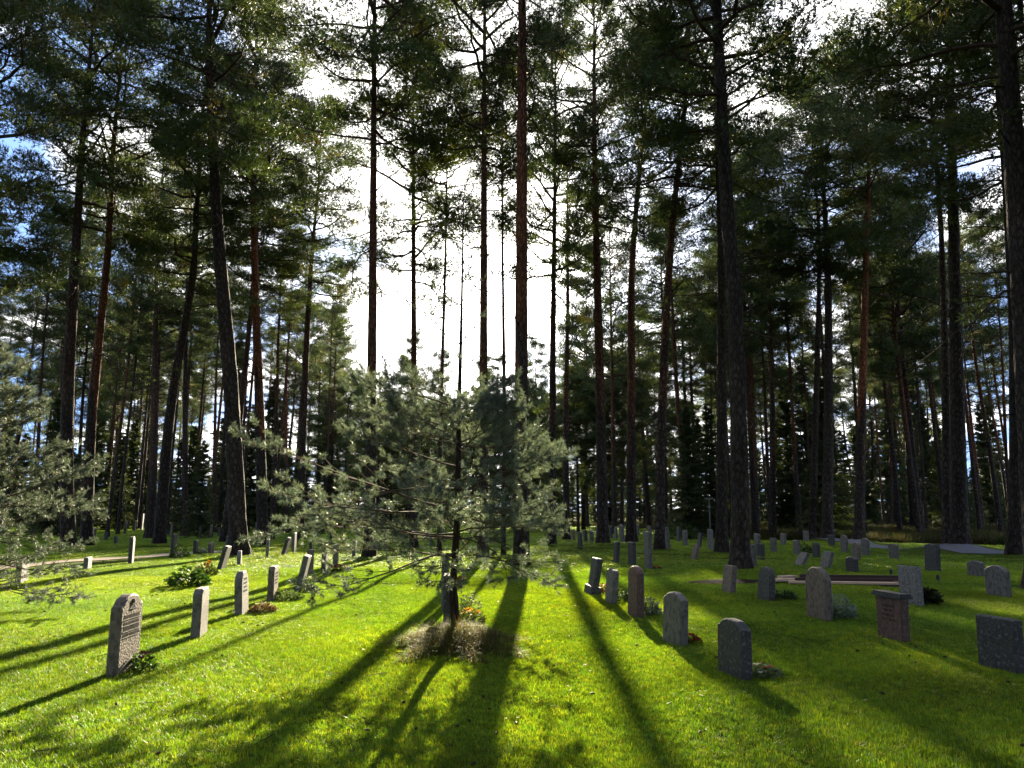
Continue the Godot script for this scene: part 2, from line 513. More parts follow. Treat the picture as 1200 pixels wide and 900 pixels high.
func forest() -> void:
	rng.seed = 77
	var made := 0
	var tries := 0
	while made < 140 and tries < 9000:
		tries += 1
		var px := rng.randf_range(-260, 1460)
		var d := lerpf(40.0, 130.0, pow(rng.randf(), 0.85))
		var x := (px - 600.0) / FOCAL * d
		# the clearing towards the sun, through which the light reaches the lawn
		if px > 400 and px < 628 and d < 98.0:
			continue
		if px >= 628 and px < 790 and d < 95.0:
			continue
		var close := false
		for q in trees_at:
			if q.distance_to(Vector2(x, -d)) < 2.6:
				close = true
				break
		if close:
			continue
		made += 1
		var side := "left" if px < 400 else ("right" if px > 760 else "middle")
		var base := Vector3(x, hgt(x, -d), -d)
		var kind := rng.randf()
		if kind < 0.16 and (px < 400 or px > 800) and d > 48.0:
			var t := thing("spruce_tree", "dark spruce with low boughs among the far trunks, %s side" % side, "tree", base, "spruces in the far wood on the %s" % side)
			var k := rng.randf_range(0.65, 1.25)
			part("trunk", trunk_mesh(PackedVector3Array([Vector3.ZERO, Vector3(0, 8 * k, 0), Vector3(0, 15.9 * k, 0)]), 0.16 * k, false, 0.0, made), t)
			var c := part("crown", spruce_crowns[made % spruce_crowns.size()], t)
			c.transform = Transform3D(Basis(Vector3.UP, rng.randf() * TAU).scaled_local(Vector3(k, k, k)), Vector3.ZERO)
			trees_at.append(Vector2(x, -d))
			continue
		var top := rng.randf_range(21.0, 27.0)
		var lean := Vector3(rng.randf_range(-0.06, 0.06), 0, rng.randf_range(-0.04, 0.04))
		var bends := [base + Vector3.UP * 5.0 + lean * 5.0 + ball() * 0.1, base + Vector3.UP * 10.0 + lean * 11.0]
		var pool := pine_crowns if (px < 395 or px > 690) and rng.randf() < 0.55 else sparse_crowns
		var words := {"left": "distant pine trunk in the shady wood left of the young pine", "middle": "distant pine trunk in the bright wood behind the young pine and sun", "right": "distant pine trunk in the dark wood on the right"}
		big_tree(words[side], "far pines on the %s" % side, base, bends, rng.randf_range(0.13, 0.24), rng.randf_range(8.5, 14.0), top, pool[rng.randi() % pool.size()], rng.randf_range(0.75, 1.05), rng.randf() * 0.9, false, rng.randf() * TAU)

# slender trunks with small high crowns, close together, fill the depth on both sides
func pole_pines() -> void:
	rng.seed = 4242
	var made := 0
	var tries := 0
	while made < 80 and tries < 4000:
		tries += 1
		var px := rng.randf_range(-60.0, 400.0) if made % 2 else rng.randf_range(830.0, 1260.0)
		var d := rng.randf_range(44.0, 92.0)
		var x := (px - 600.0) / FOCAL * d
		var close := false
		for q in trees_at:
			if q.distance_to(Vector2(x, -d)) < 1.6:
				close = true
				break
		if close:
			continue
		made += 1
		var base := Vector3(x, hgt(x, -d), -d)
		var lean := Vector3(rng.randf_range(-0.05, 0.05), 0, rng.randf_range(-0.03, 0.03))
		var side := "left of the young pine" if px < 500 else "on the far right"
		big_tree("slender straight pine pole among the crowded trunks %s" % side, "slender pines %s" % side, base, [base + Vector3.UP * 5.0 + lean * 5.0 + ball() * 0.08, base + Vector3.UP * 11.0 + lean * 12.0], rng.randf_range(0.1, 0.17), rng.randf_range(12.0, 15.0), rng.randf_range(19.0, 24.0), sparse_crowns[rng.randi() % 3], rng.randf_range(0.55, 0.8), rng.randf() * 0.8, false, rng.randf() * TAU)

# a loose stand right of the sun, whose crowns shade the right half of the lawn
func shading_stand() -> void:
	rng.seed = 555
	for j in 5:
		for i in 3:
			if (i + j) % 3 == 0:
				continue
			var z := -52.0 - j * 8.0 + rng.randf_range(-3.0, 3.0)
			var x := 7.0 + i * 4.0 + rng.randf_range(-1.6, 1.6) + j * 0.2
			var base := Vector3(x, hgt(x, z), z)
			var lean := Vector3(rng.randf_range(-0.04, 0.04), 0, 0)
			big_tree("pine in the loose stand right of the sun, behind the bending pines", "loose stand right of the sun", base, [base + Vector3.UP * 6.0 + lean * 6.0, base + Vector3.UP * 11.0 + lean * 12.0], rng.randf_range(0.15, 0.24), rng.randf_range(10.0, 14.0), rng.randf_range(21.0, 26.0), (sparse_crowns if (i + j) % 2 else pine_crowns)[rng.randi() % 3], rng.randf_range(0.95, 1.15), rng.randf() * 0.6, false, rng.randf() * TAU)
	# younger, lower pines in the clearing towards the sun
	for i in 36:
		var px := 375.0 + 435.0 * (i + rng.randf()) / 36.0
		var d := rng.randf_range(62.0, 104.0)
		var x := (px - 600.0) / FOCAL * d
		var base := Vector3(x, hgt(x, -d), -d)
		var side := "behind the young pine" if px < 628.0 else "right of the sun"
		big_tree("low bushy pine closing the clearing %s" % side, "low pines %s" % side, base, [base + Vector3.UP * 4.0], rng.randf_range(0.1, 0.15), rng.randf_range(2.0, 5.0), d * rng.randf_range(0.13, 0.19 if px < 628.0 else 0.23), pine_crowns[i % 6], rng.randf_range(0.7, 1.0), 0.3, false, rng.randf() * TAU)

# spruces close the view at the far end of the wood
func far_spruces() -> void:
	rng.seed = 99
	for i in 165:
		var px := -220.0 + 1640.0 * fmod(i * 0.618034 + 0.1, 1.0)
		var d := rng.randf_range(62.0, 140.0)
		if i % 5 == 0 and (px < 380.0 or px > 800.0):
			d = rng.randf_range(44.0, 62.0)
		if px > 400.0 and px < 800.0:
			d = rng.randf_range(100.0, 140.0)
		var x := (px - 600.0) / FOCAL * d
		var base := Vector3(x, hgt(x, -d), -d)
		var side := "left" if px < 400 else ("right" if px > 760 else "middle")
		var t := thing("spruce_tree", "dark spruce with low boughs among the far trunks, %s side" % side, "tree", base, "spruces in the far wood on the %s" % side)
		var k := rng.randf_range(0.45, 0.95) if d > 62.0 else rng.randf_range(0.3, 0.6)
		part("trunk", trunk_mesh(PackedVector3Array([Vector3.ZERO, Vector3(0, 8 * k, 0), Vector3(0, 15.9 * k, 0)]), 0.16 * k, false, 0.0, i), t)
		var c := part("crown", spruce_crowns[i % spruce_crowns.size()], t)
		c.transform = Transform3D(Basis(Vector3.UP, rng.randf() * TAU).scaled_local(Vector3(k * 1.15, k, k * 1.15)), Vector3.ZERO)

# the wood goes on beside and behind the viewer and keeps the open sky off the lawn
func surrounding_wood() -> void:
	rng.seed = 313
	var made := 0
	var tries := 0
	while made < 85 and tries < 6000:
		tries += 1
		var a := rng.randf_range(0.0, TAU)
		var d := rng.randf_range(7.0, 44.0)
		var x := sin(a) * d
		var z := -cos(a) * d
		if z < 0.0 and absf(x) < -z * 0.78 + 3.0:
			continue
		var close := false
		for q in trees_at:
			if q.distance_to(Vector2(x, z)) < 3.4:
				close = true
				break
		if close:
			continue
		made += 1
		var base := Vector3(x, hgt(x, z), z)
		big_tree("tall pine of the wood around the lawn, outside the picture", "pines around the viewer", base, [base + Vector3(rng.randf_range(-0.3, 0.3), 9.0, 0)], rng.randf_range(0.17, 0.27), rng.randf_range(9.0, 12.0), rng.randf_range(24.0, 28.0), pine_crowns[rng.randi() % pine_crowns.size()], rng.randf_range(1.2, 1.5), 0.3, false, rng.randf() * TAU)

# ---------------------------------------------------------------- young pines
func shoot(wd: Mesher, lf: Mesher, p: Vector3, d: Vector3, length: float, needles: int) -> void:
	var e := p + d * length
	wd.tube(PackedVector3Array([p, e]), PackedFloat32Array([0.004, 0.0025]), 3, Color(0.10, 0.08, 0.045))
	var k := rng.randf_range(0.75, 1.3) * young_tone
	var col := Color(0.125, 0.16, 0.125) * k
	if rng.randf() < 0.3:
		col = Color(0.165, 0.195, 0.135) * k
	for i in needles:
		var b := p.lerp(e, pow(rng.randf(), 0.7))
		var rd := d.cross(ball()).normalized()
		var dir := (d * rng.randf_range(0.35, 0.9) + rd).normalized()
		var ln := rng.randf_range(0.04, 0.068)
		var s := dir.cross(ball()).normalized() * 0.0027
		lf.tri(b - s, b + s, b + dir * ln, Color(col.r, col.g, col.b))

func young_pine(label: String, base: Vector3, stem: Array, r: float, profile: Array, first: float, step: float, sd: int, needles: int, thin_from: float, tone: float) -> void:
	young_tone = tone
	rng.seed = sd
	var t := thing("young_pine_tree", label, "tree", base)
	var curve := Curve3D.new()
	for i in stem.size():
		var tg: Vector3 = (stem[mini(i + 1, stem.size() - 1)] - stem[maxi(i - 1, 0)]) / 6.0
		curve.add_point(stem[i], -tg, tg)
	var length := curve.get_baked_length()
	var ms := Mesher.new()
	var pts := PackedVector3Array()
	var rad := PackedFloat32Array()
	for i in 61:
		var q := i / 60.0
		var p := curve.sample_baked(q * length)
		if i == 0:
			p.y -= 0.1
		pts.append(p)
		var knob := 0.018 * exp(-pow((p.y - 0.48) / 0.06, 2.0)) + 0.01 * exp(-p.y / 0.12)
		rad.append(r * (1.0 - 0.93 * pow(q, 0.9)) + knob + rng.randf_range(-0.003, 0.003) * (1.0 - q))
	ms.tube(pts, rad, 14, Color(0.10, 0.07, 0.05))
	part("trunk", ms.commit(mat.bark), t)
	var wd := Mesher.new()
	var lf := Mesher.new()
	var h := first
	var turn := rng.randf() * TAU
	var top: float = stem[stem.size() - 1].y
	while h < top - 0.12:
		var reach := 0.2
		for i in profile.size() - 1:
			if h >= profile[i][0] and h <= profile[i + 1][0]:
				reach = lerpf(profile[i][1], profile[i + 1][1], (h - profile[i][0]) / (profile[i + 1][0] - profile[i][0]))
		var count := rng.randi_range(4, 6)
		if h > thin_from:
			count = 2
		turn += 0.7
		for j in count:
			var a := turn + TAU * j / count + rng.randf_range(-0.3, 0.3)
			var lopside := 1.0 + 0.22 * cos(a - PI)
			var ln := reach * rng.randf_range(0.62, 1.1) * lopside
			var q := h / top
			var foot := curve.sample_baked(length * q) + Vector3(0, rng.randf_range(-0.06, 0.06), 0)
			var lift := lerpf(-0.02, 0.05, q)
			if h < first + 0.4 and cos(a) > 0.35:
				lift = -0.1          # the lowest boughs on the right hang almost to the grass
				ln = maxf(ln, 1.4)
			var path := wander(foot, Vector3(cos(a), lerpf(0.02, 0.95, q * q) + rng.randf_range(-0.12, 0.2), sin(a)).normalized(), ln, 6, 0.24, lift)
			wd.tube(path, taper(7, 0.004 + 0.0062 * ln, 0.003), 5, Color(0.085, 0.06, 0.042))
			if h > thin_from:
				for s in range(2, 7):
					for m in 2:
						shoot(wd, lf, path[s], ((path[s] - path[s - 1]).normalized() + ball() * 0.5).normalized(), rng.randf_range(0.05, 0.1), 14)
				continue
			for s in range(2, 7):
				var out := (path[s] - path[s - 1]).normalized()
				for w in 2:
					var side := out.cross(Vector3.UP).normalized() * (1.0 if w else -1.0)
					var sl := clampf(ln * (1.05 - s / 7.0) * rng.randf_range(0.4, 0.85), 0.08, 0.7)
					var sub := wander(path[s], (out * 0.75 + side * rng.randf_range(0.4, 1.0) + Vector3(0, rng.randf_range(-0.1, 0.35), 0)).normalized(), sl, 3, 0.22, 0.05)
					wd.tube(sub, taper(4, 0.006, 0.003), 3, Color(0.09, 0.07, 0.045))
					for m in 3:
						var dd := (sub[3] - sub[2]).normalized()
						shoot(wd, lf, sub[3], (dd + ball() * 0.55 + Vector3(0, 0.2, 0)).normalized(), rng.randf_range(0.09, 0.2), needles)
					for m in 2:
						shoot(wd, lf, sub[2], ((sub[2] - sub[1]).normalized() + ball() * 0.8).normalized(), rng.randf_range(0.08, 0.16), needles)
						shoot(wd, lf, sub[1], ((sub[1] - sub[0]).normalized() + ball() * 0.9).normalized(), rng.randf_range(0.08, 0.14), needles)
			for m in 3:
				shoot(wd, lf, path[6], ((path[6] - path[5]).normalized() + ball() * 0.4).normalized(), rng.randf_range(0.12, 0.22), needles)
		h += step * rng.randf_range(0.8, 1.2)
	# dead twigs low on the stem
	for i in 7:
		var a := rng.randf() * TAU
		var hh := rng.randf_range(first * 0.75, first + 0.5)
		var path := wander(curve.sample_baked(length * hh / top), Vector3(cos(a), rng.randf_range(-0.2, 0.3), sin(a)).normalized(), rng.randf_range(0.5, 1.1), 6, 0.22, -0.05)
		wd.tube(path, taper(7, 0.011, 0.003), 4, Color(0.06, 0.045, 0.035))
		for s in range(2, 6):
			var sub := wander(path[s], ((path[s] - path[s - 1]).normalized() + ball() * 0.9).normalized(), rng.randf_range(0.15, 0.4), 3, 0.3, -0.05)
			wd.tube(sub, taper(4, 0.005, 0.002), 3, Color(0.06, 0.045, 0.035))
	shoot(wd, lf, stem[stem.size() - 1] - Vector3(0, 0.2, 0), Vector3.UP, 0.25, 24)
	var c := part("crown", lf.commit(mat.young_needles), t)
	part("branches", wd.commit(mat.limb), c)

# ---------------------------------------------------------------- stones
func outline(kind: String, w: float, h: float) -> PackedVector2Array:
	var p := PackedVector2Array()
	var a := w / 2
	p.append(Vector2(-a, -0.12)); p.append(Vector2(a, -0.12))
	match kind:
		"round":
			for i in 13:
				var q := PI * i / 12
				p.append(Vector2(cos(q) * a, h - a * 0.85 + sin(q) * a * 0.85))
		"arch":        # a low arch between small shoulders
			p.append(Vector2(a, h * 0.86))
			p.append(Vector2(a * 0.82, h * 0.88))
			for i in 9:
				var q := PI * (0.12 + 0.76 * i / 8)
				p.append(Vector2(cos(q) * a * 0.78, h * 0.87 + sin(q) * h * 0.13))
			p.append(Vector2(-a * 0.82, h * 0.88))
			p.append(Vector2(-a, h * 0.86))
		"bow":         # shallow curve from corner to corner
			for i in 9:
				var x := a - w * i / 8
				p.append(Vector2(x, h - 0.1 * w * pow(absf(x) / a, 2.0) * 1.8))
		"peak":
			p.append(Vector2(a, h * 0.87)); p.append(Vector2(a * 0.5, h * 0.96)); p.append(Vector2(a * 0.15, h)); p.append(Vector2(-a * 0.15, h)); p.append(Vector2(-a * 0.5, h * 0.96)); p.append(Vector2(-a, h * 0.87))
		"cut":
			p.append(Vector2(a, h * 0.9)); p.append(Vector2(a * 0.7, h)); p.append(Vector2(-a * 0.7, h)); p.append(Vector2(-a, h * 0.9))
		"rough":
			for i in 9:
				p.append(Vector2(a * (1.0 + rng.randf_range(-0.07, 0.04)), h * (0.1 + 0.1 * i)))
			for i in 6:
				p.append(Vector2(a * (0.85 - 0.34 * i), h * rng.randf_range(0.95, 1.02)))
			for i in 9:
				p.append(Vector2(-a * (1.0 + rng.randf_range(-0.07, 0.04)), h * (0.9 - 0.1 * i)))
		_:
			p.append(Vector2(a, h * 0.985)); p.append(Vector2(a * 0.97, h)); p.append(Vector2(-a * 0.97, h)); p.append(Vector2(-a, h * 0.985))
	return p

func slab(kind: String, w: float, h: float, t: float, m: Material) -> ArrayMesh:
	var raw := outline(kind, w, h)
	var p := PackedVector2Array()
	for i in raw.size():
		var a := raw[i]
		var z := raw[(i + 1) % raw.size()]
		var k := maxi(1, int(a.distance_to(z) / 0.07))
		for q in k:
			p.append(a.lerp(z, float(q) / k) + Vector2(rng.randf_range(-0.0035, 0.0035), rng.randf_range(-0.0035, 0.0035)))
	var tris := Geometry2D.triangulate_polygon(p)
	var ms := Mesher.new()
	var b := minf(0.014, t * 0.2)
	var inner := PackedVector2Array()
	for q in p:
		inner.append(Vector2(q.x * (1.0 - 2.0 * b / w), lerpf(q.y, h * 0.4, b / h * 1.6)))
	var wh := Color(1, 1, 1)
	for i in range(0, tris.size(), 3):
		var f := [inner[tris[i]], inner[tris[i + 1]], inner[tris[i + 2]]]
		ms.tri(Vector3(f[0].x, f[0].y, t / 2), Vector3(f[1].x, f[1].y, t / 2), Vector3(f[2].x, f[2].y, t / 2), wh)
		ms.tri(Vector3(f[0].x, f[0].y, -t / 2), Vector3(f[2].x, f[2].y, -t / 2), Vector3(f[1].x, f[1].y, -t / 2), wh)
	for i in p.size():
		var j := (i + 1) % p.size()
		var z := t / 2 - b
		ms.quad(Vector3(inner[i].x, inner[i].y, t / 2), Vector3(inner[j].x, inner[j].y, t / 2), Vector3(p[j].x, p[j].y, z), Vector3(p[i].x, p[i].y, z), wh)
		ms.quad(Vector3(p[i].x, p[i].y, z), Vector3(p[j].x, p[j].y, z), Vector3(p[j].x, p[j].y, -z), Vector3(p[i].x, p[i].y, -z), wh)
		ms.quad(Vector3(p[i].x, p[i].y, -z), Vector3(p[j].x, p[j].y, -z), Vector3(inner[j].x, inner[j].y, -t / 2), Vector3(inner[i].x, inner[i].y, -t / 2), wh)
	return ms.commit(m)

# one worn, unreadable row of cut characters, as wide as it is in the photograph
func letters(w: float, h: float) -> ArrayMesh:
	var ms := Mesher.new()
	var x := -w / 2
	var wh := Color(1, 1, 1)
	while x < w / 2 - h * 0.5:
		var gw := h * rng.randf_range(0.4, 0.62)
		ms.box(Vector3(x, 0, -0.006), Vector3(x + h * 0.15, h, 0.002), wh)
		if rng.randf() < 0.8:
			ms.box(Vector3(x + gw - h * 0.15, 0, -0.006), Vector3(x + gw, h, 0.002), wh)
		if rng.randf() < 0.75:
			var y: float = h * [0.0, 0.42, 0.85][rng.randi() % 3]
			ms.box(Vector3(x + h * 0.15, y, -0.006), Vector3(x + gw - h * 0.15, y + h * 0.15, 0.002), wh)
		x += gw + h * rng.randf_range(0.16, 0.3)
		if rng.randf() < 0.12:
			x += h * 0.4
	return ms.commit(mat.letter)

func gravestone(px: float, base_y: float, top_y: float, wide: float, kind: String, tone: String, lean: float, label: String, group := "", extra := "", yaw := 0.0) -> Node3D:
	rng.seed = int(px * 13 + base_y * 7)
	var p := spot(px, base_y)
	var d := absf(p.z)
	var h := (base_y - top_y) * d / FOCAL * 1.0
	var t := 0.115 if wide < 0.7 else 0.16
	var s := thing("gravestone", label, "gravestone", p, group)
	s.rotation = Vector3(0, deg_to_rad(90.0 + ROW_TURN + yaw + rng.randf_range(-2, 2)), 0)
	s.rotate_object_local(Vector3.RIGHT, deg_to_rad(-lean))
	s.rotate_object_local(Vector3.BACK, deg_to_rad(rng.randf_range(-0.7, 0.7)))
	part("slab", slab(kind, wide, h, t, mat[tone]), s)
	if extra == "inscribed":
		var heights := [0.70, 0.62, 0.545, 0.47]
		for i in 4:
			var l := part("inscription_line", letters(wide * 0.74, h * 0.045 if i % 2 == 0 else h * 0.035), s)
			l.position = Vector3(0, h * heights[i], t / 2)
			var ms := Mesher.new()
			ms.box(Vector3(-wide * 0.38, 0, -0.004), Vector3(wide * 0.38, h * 0.008, 0.004), Color(1, 1, 1))
			var u := part("raised_rule", ms.commit(mat.pale), s)
			u.position = Vector3(0, h * (heights[i] - 0.018), t / 2)
		var em := Mesher.new()
		var ring := PackedVector3Array()
		for i in 15:
			ring.append(Vector3(cos(TAU * i / 14) * 0.028, h * 0.9 + sin(TAU * i / 14) * 0.028, t / 2))
		em.tube(ring, taper(15, 0.006, 0.006), 5, Color(1, 1, 1))
		for i in 7:
			var a := (i - 3) * 0.42
			em.tube(PackedVector3Array([Vector3(0, h * 0.80, t / 2), Vector3(sin(a) * 0.05, h * 0.80 + cos(a) * 0.045, t / 2), Vector3(sin(a) * 0.085, h * 0.795 + cos(a) * 0.03, t / 2)]), PackedFloat32Array([0.005, 0.007, 0.003]), 5, Color(1, 1, 1))
		part("emblem", em.commit(mat.letter), s)
	elif extra == "lettered":
		for i in 4:
			var l := part("inscription_line", letters(wide * rng.randf_range(0.5, 0.7), h * 0.05), s)
			l.position = Vector3(0, h * (0.78 - 0.09 * i), t / 2)
	elif extra == "back_lettered":
		for i in 4:
			var l := part("inscription_line", letters(wide * rng.randf_range(0.4, 0.6), h * 0.06), s)
			l.position = Vector3(0, h * (0.76 - 0.11 * i), -t / 2)
			l.rotation.y = PI
	elif extra == "capped":
		var cm := Mesher.new()
		cm.box(Vector3(-wide * 0.57, 0, -t * 0.74), Vector3(wide * 0.57, 0.035, t * 0.74), Color(1, 1, 1))
		cm.box(Vector3(-wide * 0.54, 0.035, -t * 0.68), Vector3(wide * 0.54, 0.06, t * 0.68), Color(1, 1, 1))
		var cp := part("cap_stone", cm.commit(mat.dark), s)
		cp.position.y = h - 0.002
		for i in 4:
			var l := part("inscription_line", letters(wide * rng.randf_range(0.35, 0.55), h * 0.06), s)
			l.position = Vector3(0, h * (0.76 - 0.11 * i), -t / 2)
			l.rotation.y = PI
	elif extra == "plinth":
		var ms := slab("flat", wide * 1.25, h * 0.22, t * 1.8, mat[tone])
		part("plinth", ms, s)
	elif extra == "moss":
		var lf := Mesher.new()
		for i in 260:
			var q := Vector3(rng.randf_range(-wide, wide) * 0.46, h - 0.005, rng.randf_range(-t, t) * 0.45)
			tuft(lf, q, Vector3.UP, 0.03, 0.012, 2, Color(0.12, 0.16, 0.04))
		part("moss_cushion", lf.commit(mat.leaf), s)
	return s

func stones() -> void:
	var near := "gravestones in the nearer rows"
	# px, base y, top y, width m, shape, tone, lean, label, extra, yaw
	var list := [
		[143, 790, 706, 0.5, "arch", "brown", 0, "nearest left gravestone, brown, arched top, carved emblem and four lines", "inscribed", 0],
		[233, 745, 692, 0.5, "cut", "grey", 0, "plain grey gravestone with cut corners, second in the left row", "", 4],
		[283, 720, 672, 0.5, "round", "grey", 3, "lettered round-topped gravestone with heather beside it, third in the left row", "lettered", 4],
		[319, 703, 663, 0.48, "cut", "brown", 0, "brownish gravestone with a spreading green plant at its foot", "lettered", 3],
		[350, 690, 649, 0.5, "flat", "grey", -12, "grey gravestone tilting right with white flowers before it", "", 3],
		[363, 674, 646, 0.5, "flat", "brown", 0, "upright brown gravestone directly behind the tilting flowered one", "", 3],
		[380, 673, 641, 0.45, "flat", "dark", 0, "dark narrow gravestone left of the red flowers", "", 0],
		[393, 665, 640, 0.45, "flat", "grey", 0, "grey gravestone standing right behind the red flowers", "", 0],
		[259, 668, 642, 0.55, "cut", "dark", -14, "dark gravestone tilting right in front of the thickest left pine", "", 2],
		[280, 663, 647, 0.45, "round", "pale", 0, "small pale round-topped gravestone at the foot of the thickest left pine", "", 10],
		[313, 653, 632, 0.3, "flat", "pale", 0, "pale narrow gravestone right of the thickest left pine", "", 10],
		[332, 651, 629, 0.5, "peak", "dark", -16, "dark pointed gravestone tilting right near the orange pine", "", 0],
		[344, 648, 625, 0.4, "flat", "grey", 0, "grey gravestone behind the dark pointed tilting one", "", 0],
		[229, 648, 632, 0.45, "flat", "dark", 0, "dark block gravestone by the gravel path, white flowers beside it", "", 6],
		[203, 652, 626, 0.55, "flat", "dark", 0, "broad dark gravestone by the gravel path with a shrub at its side", "", 8],
		[247, 648, 634, 0.45, "arch", "brown", 0, "small brown gravestone on the gravel path's edge", "", 0],
		[153, 661, 630, 0.4, "bow", "dark", 0, "tall dark speckled gravestone standing alone beside the gravel path", "", 12],
		[102, 669, 655, 0.45, "flat", "grey", 0, "low grey gravestone under the left young pine's branch tips", "", 12],
		[25, 683, 655, 0.55, "bow", "dark", 0, "dark gravestone half hidden by the left young pine", "", 10],
		[415, 655, 638, 0.4, "flat", "dark", 0, "dark gravestone just left of the tall bare pine's base", "", 0],
		[521, 712, 652, 0.55, "flat", "grey", 0, "taller grey slab seen edge-on left of the young pine's stem", "", 0],
		[524, 731, 676, 0.5, "flat", "dark", 0, "shorter dark slab seen edge-on touching the young pine's stem", "", 0],
		[694, 697, 657, 0.5, "flat", "dark", -10, "dark gravestone tilting right beside the young pine's right branches", "plinth", 2],
		[716, 708, 670, 0.42, "rough", "grey", -5, "small rough grey gravestone left of the reddish slab", "", 4],
		[745, 722, 666, 0.5, "peak", "red", -2, "reddish brown gravestone with a silvery plant at its right", "", 2],
		[791, 751, 694, 0.5, "peak", "grey", -3, "grey gravestone with red flowers at its right foot", "", 7],
		[861, 789, 727, 0.52, "arch", "dark", -2, "nearest right gravestone, dark blue-grey with white lichen and arched top", "", 7],
		[760, 668, 625, 0.4, "flat", "grey", 0, "tall narrow grey gravestone before the pine that leans right", "", 2],
		[741, 662, 636, 0.42, "flat", "dark", 0, "grey block gravestone left of the tall narrow one", "", 6],
		[722, 658, 634, 0.4, "flat", "dark", -4, "dark gravestone with a pale top right of the sunlit mound", "", 0],
		[854, 697, 667, 0.45, "flat", "brown", -8, "brownish gravestone tilting right before the dark soil patch", "", 3],
		[898, 707, 670, 0.48, "round", "dark", -5, "dark round-topped gravestone with ivy at its right foot", "", 0],
		[961, 728, 671, 0.55, "round", "brown", -1, "large round-topped brown-grey gravestone with a silver shrub at its right", "", 5],
		[1048, 752, 706, 0.52, "flat", "red", -1, "red stone pillar with a dark overhanging cap", "capped", 4],
		[1069, 710, 666, 0.48, "flat", "pale", 0, "pale grey gravestone with moss on top, right of the wooden frame", "moss", 6],
		[1174, 785, 727, 0.5, "flat", "dark", -2, "wide dark gravestone at the right edge with pale lichen", "", 6],
		[1171, 700, 666, 0.52, "bow", "grey", 0, "grey gravestone with curved top at the far right", "", 4],
		[1093, 670, 639, 0.55, "rough", "dark", -4, "rough dark mossy gravestone left of the grassy hump", "", 2],
		[1145, 677, 660, 0.5, "peak", "grey", 0, "low pointed grey gravestone right of the grassy hump", "", 4],
		[1048, 654, 637, 0.45, "cut", "grey", 0, "small grey gravestone in front of the pale road", "", 6],
		[1015, 650, 630, 0.45, "bow", "grey", 0, "grey gravestone at the foot of the orange-barked pine", "", 0],
		[1003, 655, 636, 0.45, "round", "brown", -6, "round brownish gravestone behind the small dark pointed one", "", 0],
		[999, 670, 653, 0.5, "peak", "dark", 0, "small dark pointed gravestone behind the wooden frame", "", 0],
		[967, 664, 646, 0.45, "flat", "grey", -20, "grey gravestone tilting far right behind the wooden frame", "", 0],
		[937, 661, 646, 0.45, "flat", "grey", -32, "low grey gravestone tilting steeply, left of another tilting one", "", 0],
		[934, 650, 634, 0.42, "flat", "grey", 0, "upright grey gravestone behind the steeply tilting one", "", 0],
		[957, 653, 636, 0.42, "cut", "dark", 0, "dark cut-cornered gravestone behind the two tilting ones", "", 0],
		[990, 646, 626, 0.48, "round", "grey", 0, "grey round-topped gravestone between the paired pines and the orange pine", "", 0],
		[883, 668, 641, 0.3, "flat", "grey", 0, "narrow grey gravestone touching the nearest right pine's trunk", "", 0],
		[892, 655, 637, 0.42, "flat", "dark", 0, "dark gravestone just right of the nearest right pine", "", 4],
		[907, 646, 630, 0.42, "flat", "grey", 0, "grey block gravestone before the thin pine right of the nearest one", "", 0],
		[888, 645, 625, 0.45, "rough", "grey", 0, "rough grey gravestone in the third row behind the nearest right pine", "", 0],
		[813, 655, 638, 0.42, "flat", "brown", -16, "brownish gravestone tilting right left of the nearest right pine", "", 0],
		[819, 642, 625, 0.4, "flat", "dark", -10, "dark gravestone tilting behind another left of the nearest right pine", "", 0],
		[833, 646, 622, 0.28, "flat", "pale", 0, "slender pale gravestone beside the half-hidden right pine", "", 12],
	]
	for e in list:
		gravestone(e[0], e[1], e[2], e[3], e[4], e[5], e[6], e[7], near, e[8], e[9])
	# the small rows further back, which nothing tells apart
	var far := [[146, 626, 611], [158, 622, 612], [166, 621, 602], [124, 632, 623], [234, 631, 616], [246, 631, 615], [213, 625, 613], [256, 629, 618], [266, 640, 628], [364, 645, 633], [201, 628, 615], [300, 627, 614], [318, 629, 616], [110, 628, 618], [136, 640, 629], [192, 619, 609], [223, 620, 610], [287, 622, 611], [336, 624, 612], [372, 630, 617], [388, 636, 622], [402, 628, 615], [450, 634, 620], [463, 627, 614], [505, 640, 625]]
	for e in far:
		rng.seed = int(e[0])
		gravestone(e[0], e[1], e[2], 0.42, ["flat", "bow", "cut", "round"][int(e[0]) % 4], ["grey", "dark", "brown", "pale"][(int(e[0]) / 3) % 4], rng.randf_range(-5, 5), "tiny far gravestone among the trunks left of the young pine", "far gravestones on the left", "", 8)
	far = [[680, 645, 625], [687, 640, 622], [694, 640, 622], [716, 631, 617], [722, 632, 618], [730, 640, 617], [762, 633, 616], [783, 645, 620], [795, 634, 618], [672, 634, 622], [701, 633, 618], [803, 640, 622], [588, 632, 617], [655, 628, 615], [748, 628, 615], [773, 627, 614], [815, 628, 617], [860, 632, 620], [872, 637, 624], [918, 639, 626], [945, 636, 624], [975, 640, 628]]
	for e in far:
		rng.seed = int(e[0])
		gravestone(e[0], e[1], e[2], 0.42, ["flat", "bow", "cut"][int(e[0]) % 3], ["grey", "dark", "brown"][(int(e[0]) / 3) % 3], rng.randf_range(-5, 5), "tiny far gravestone among the trunks right of the sun", "far gravestones right of the sun", "", 4)

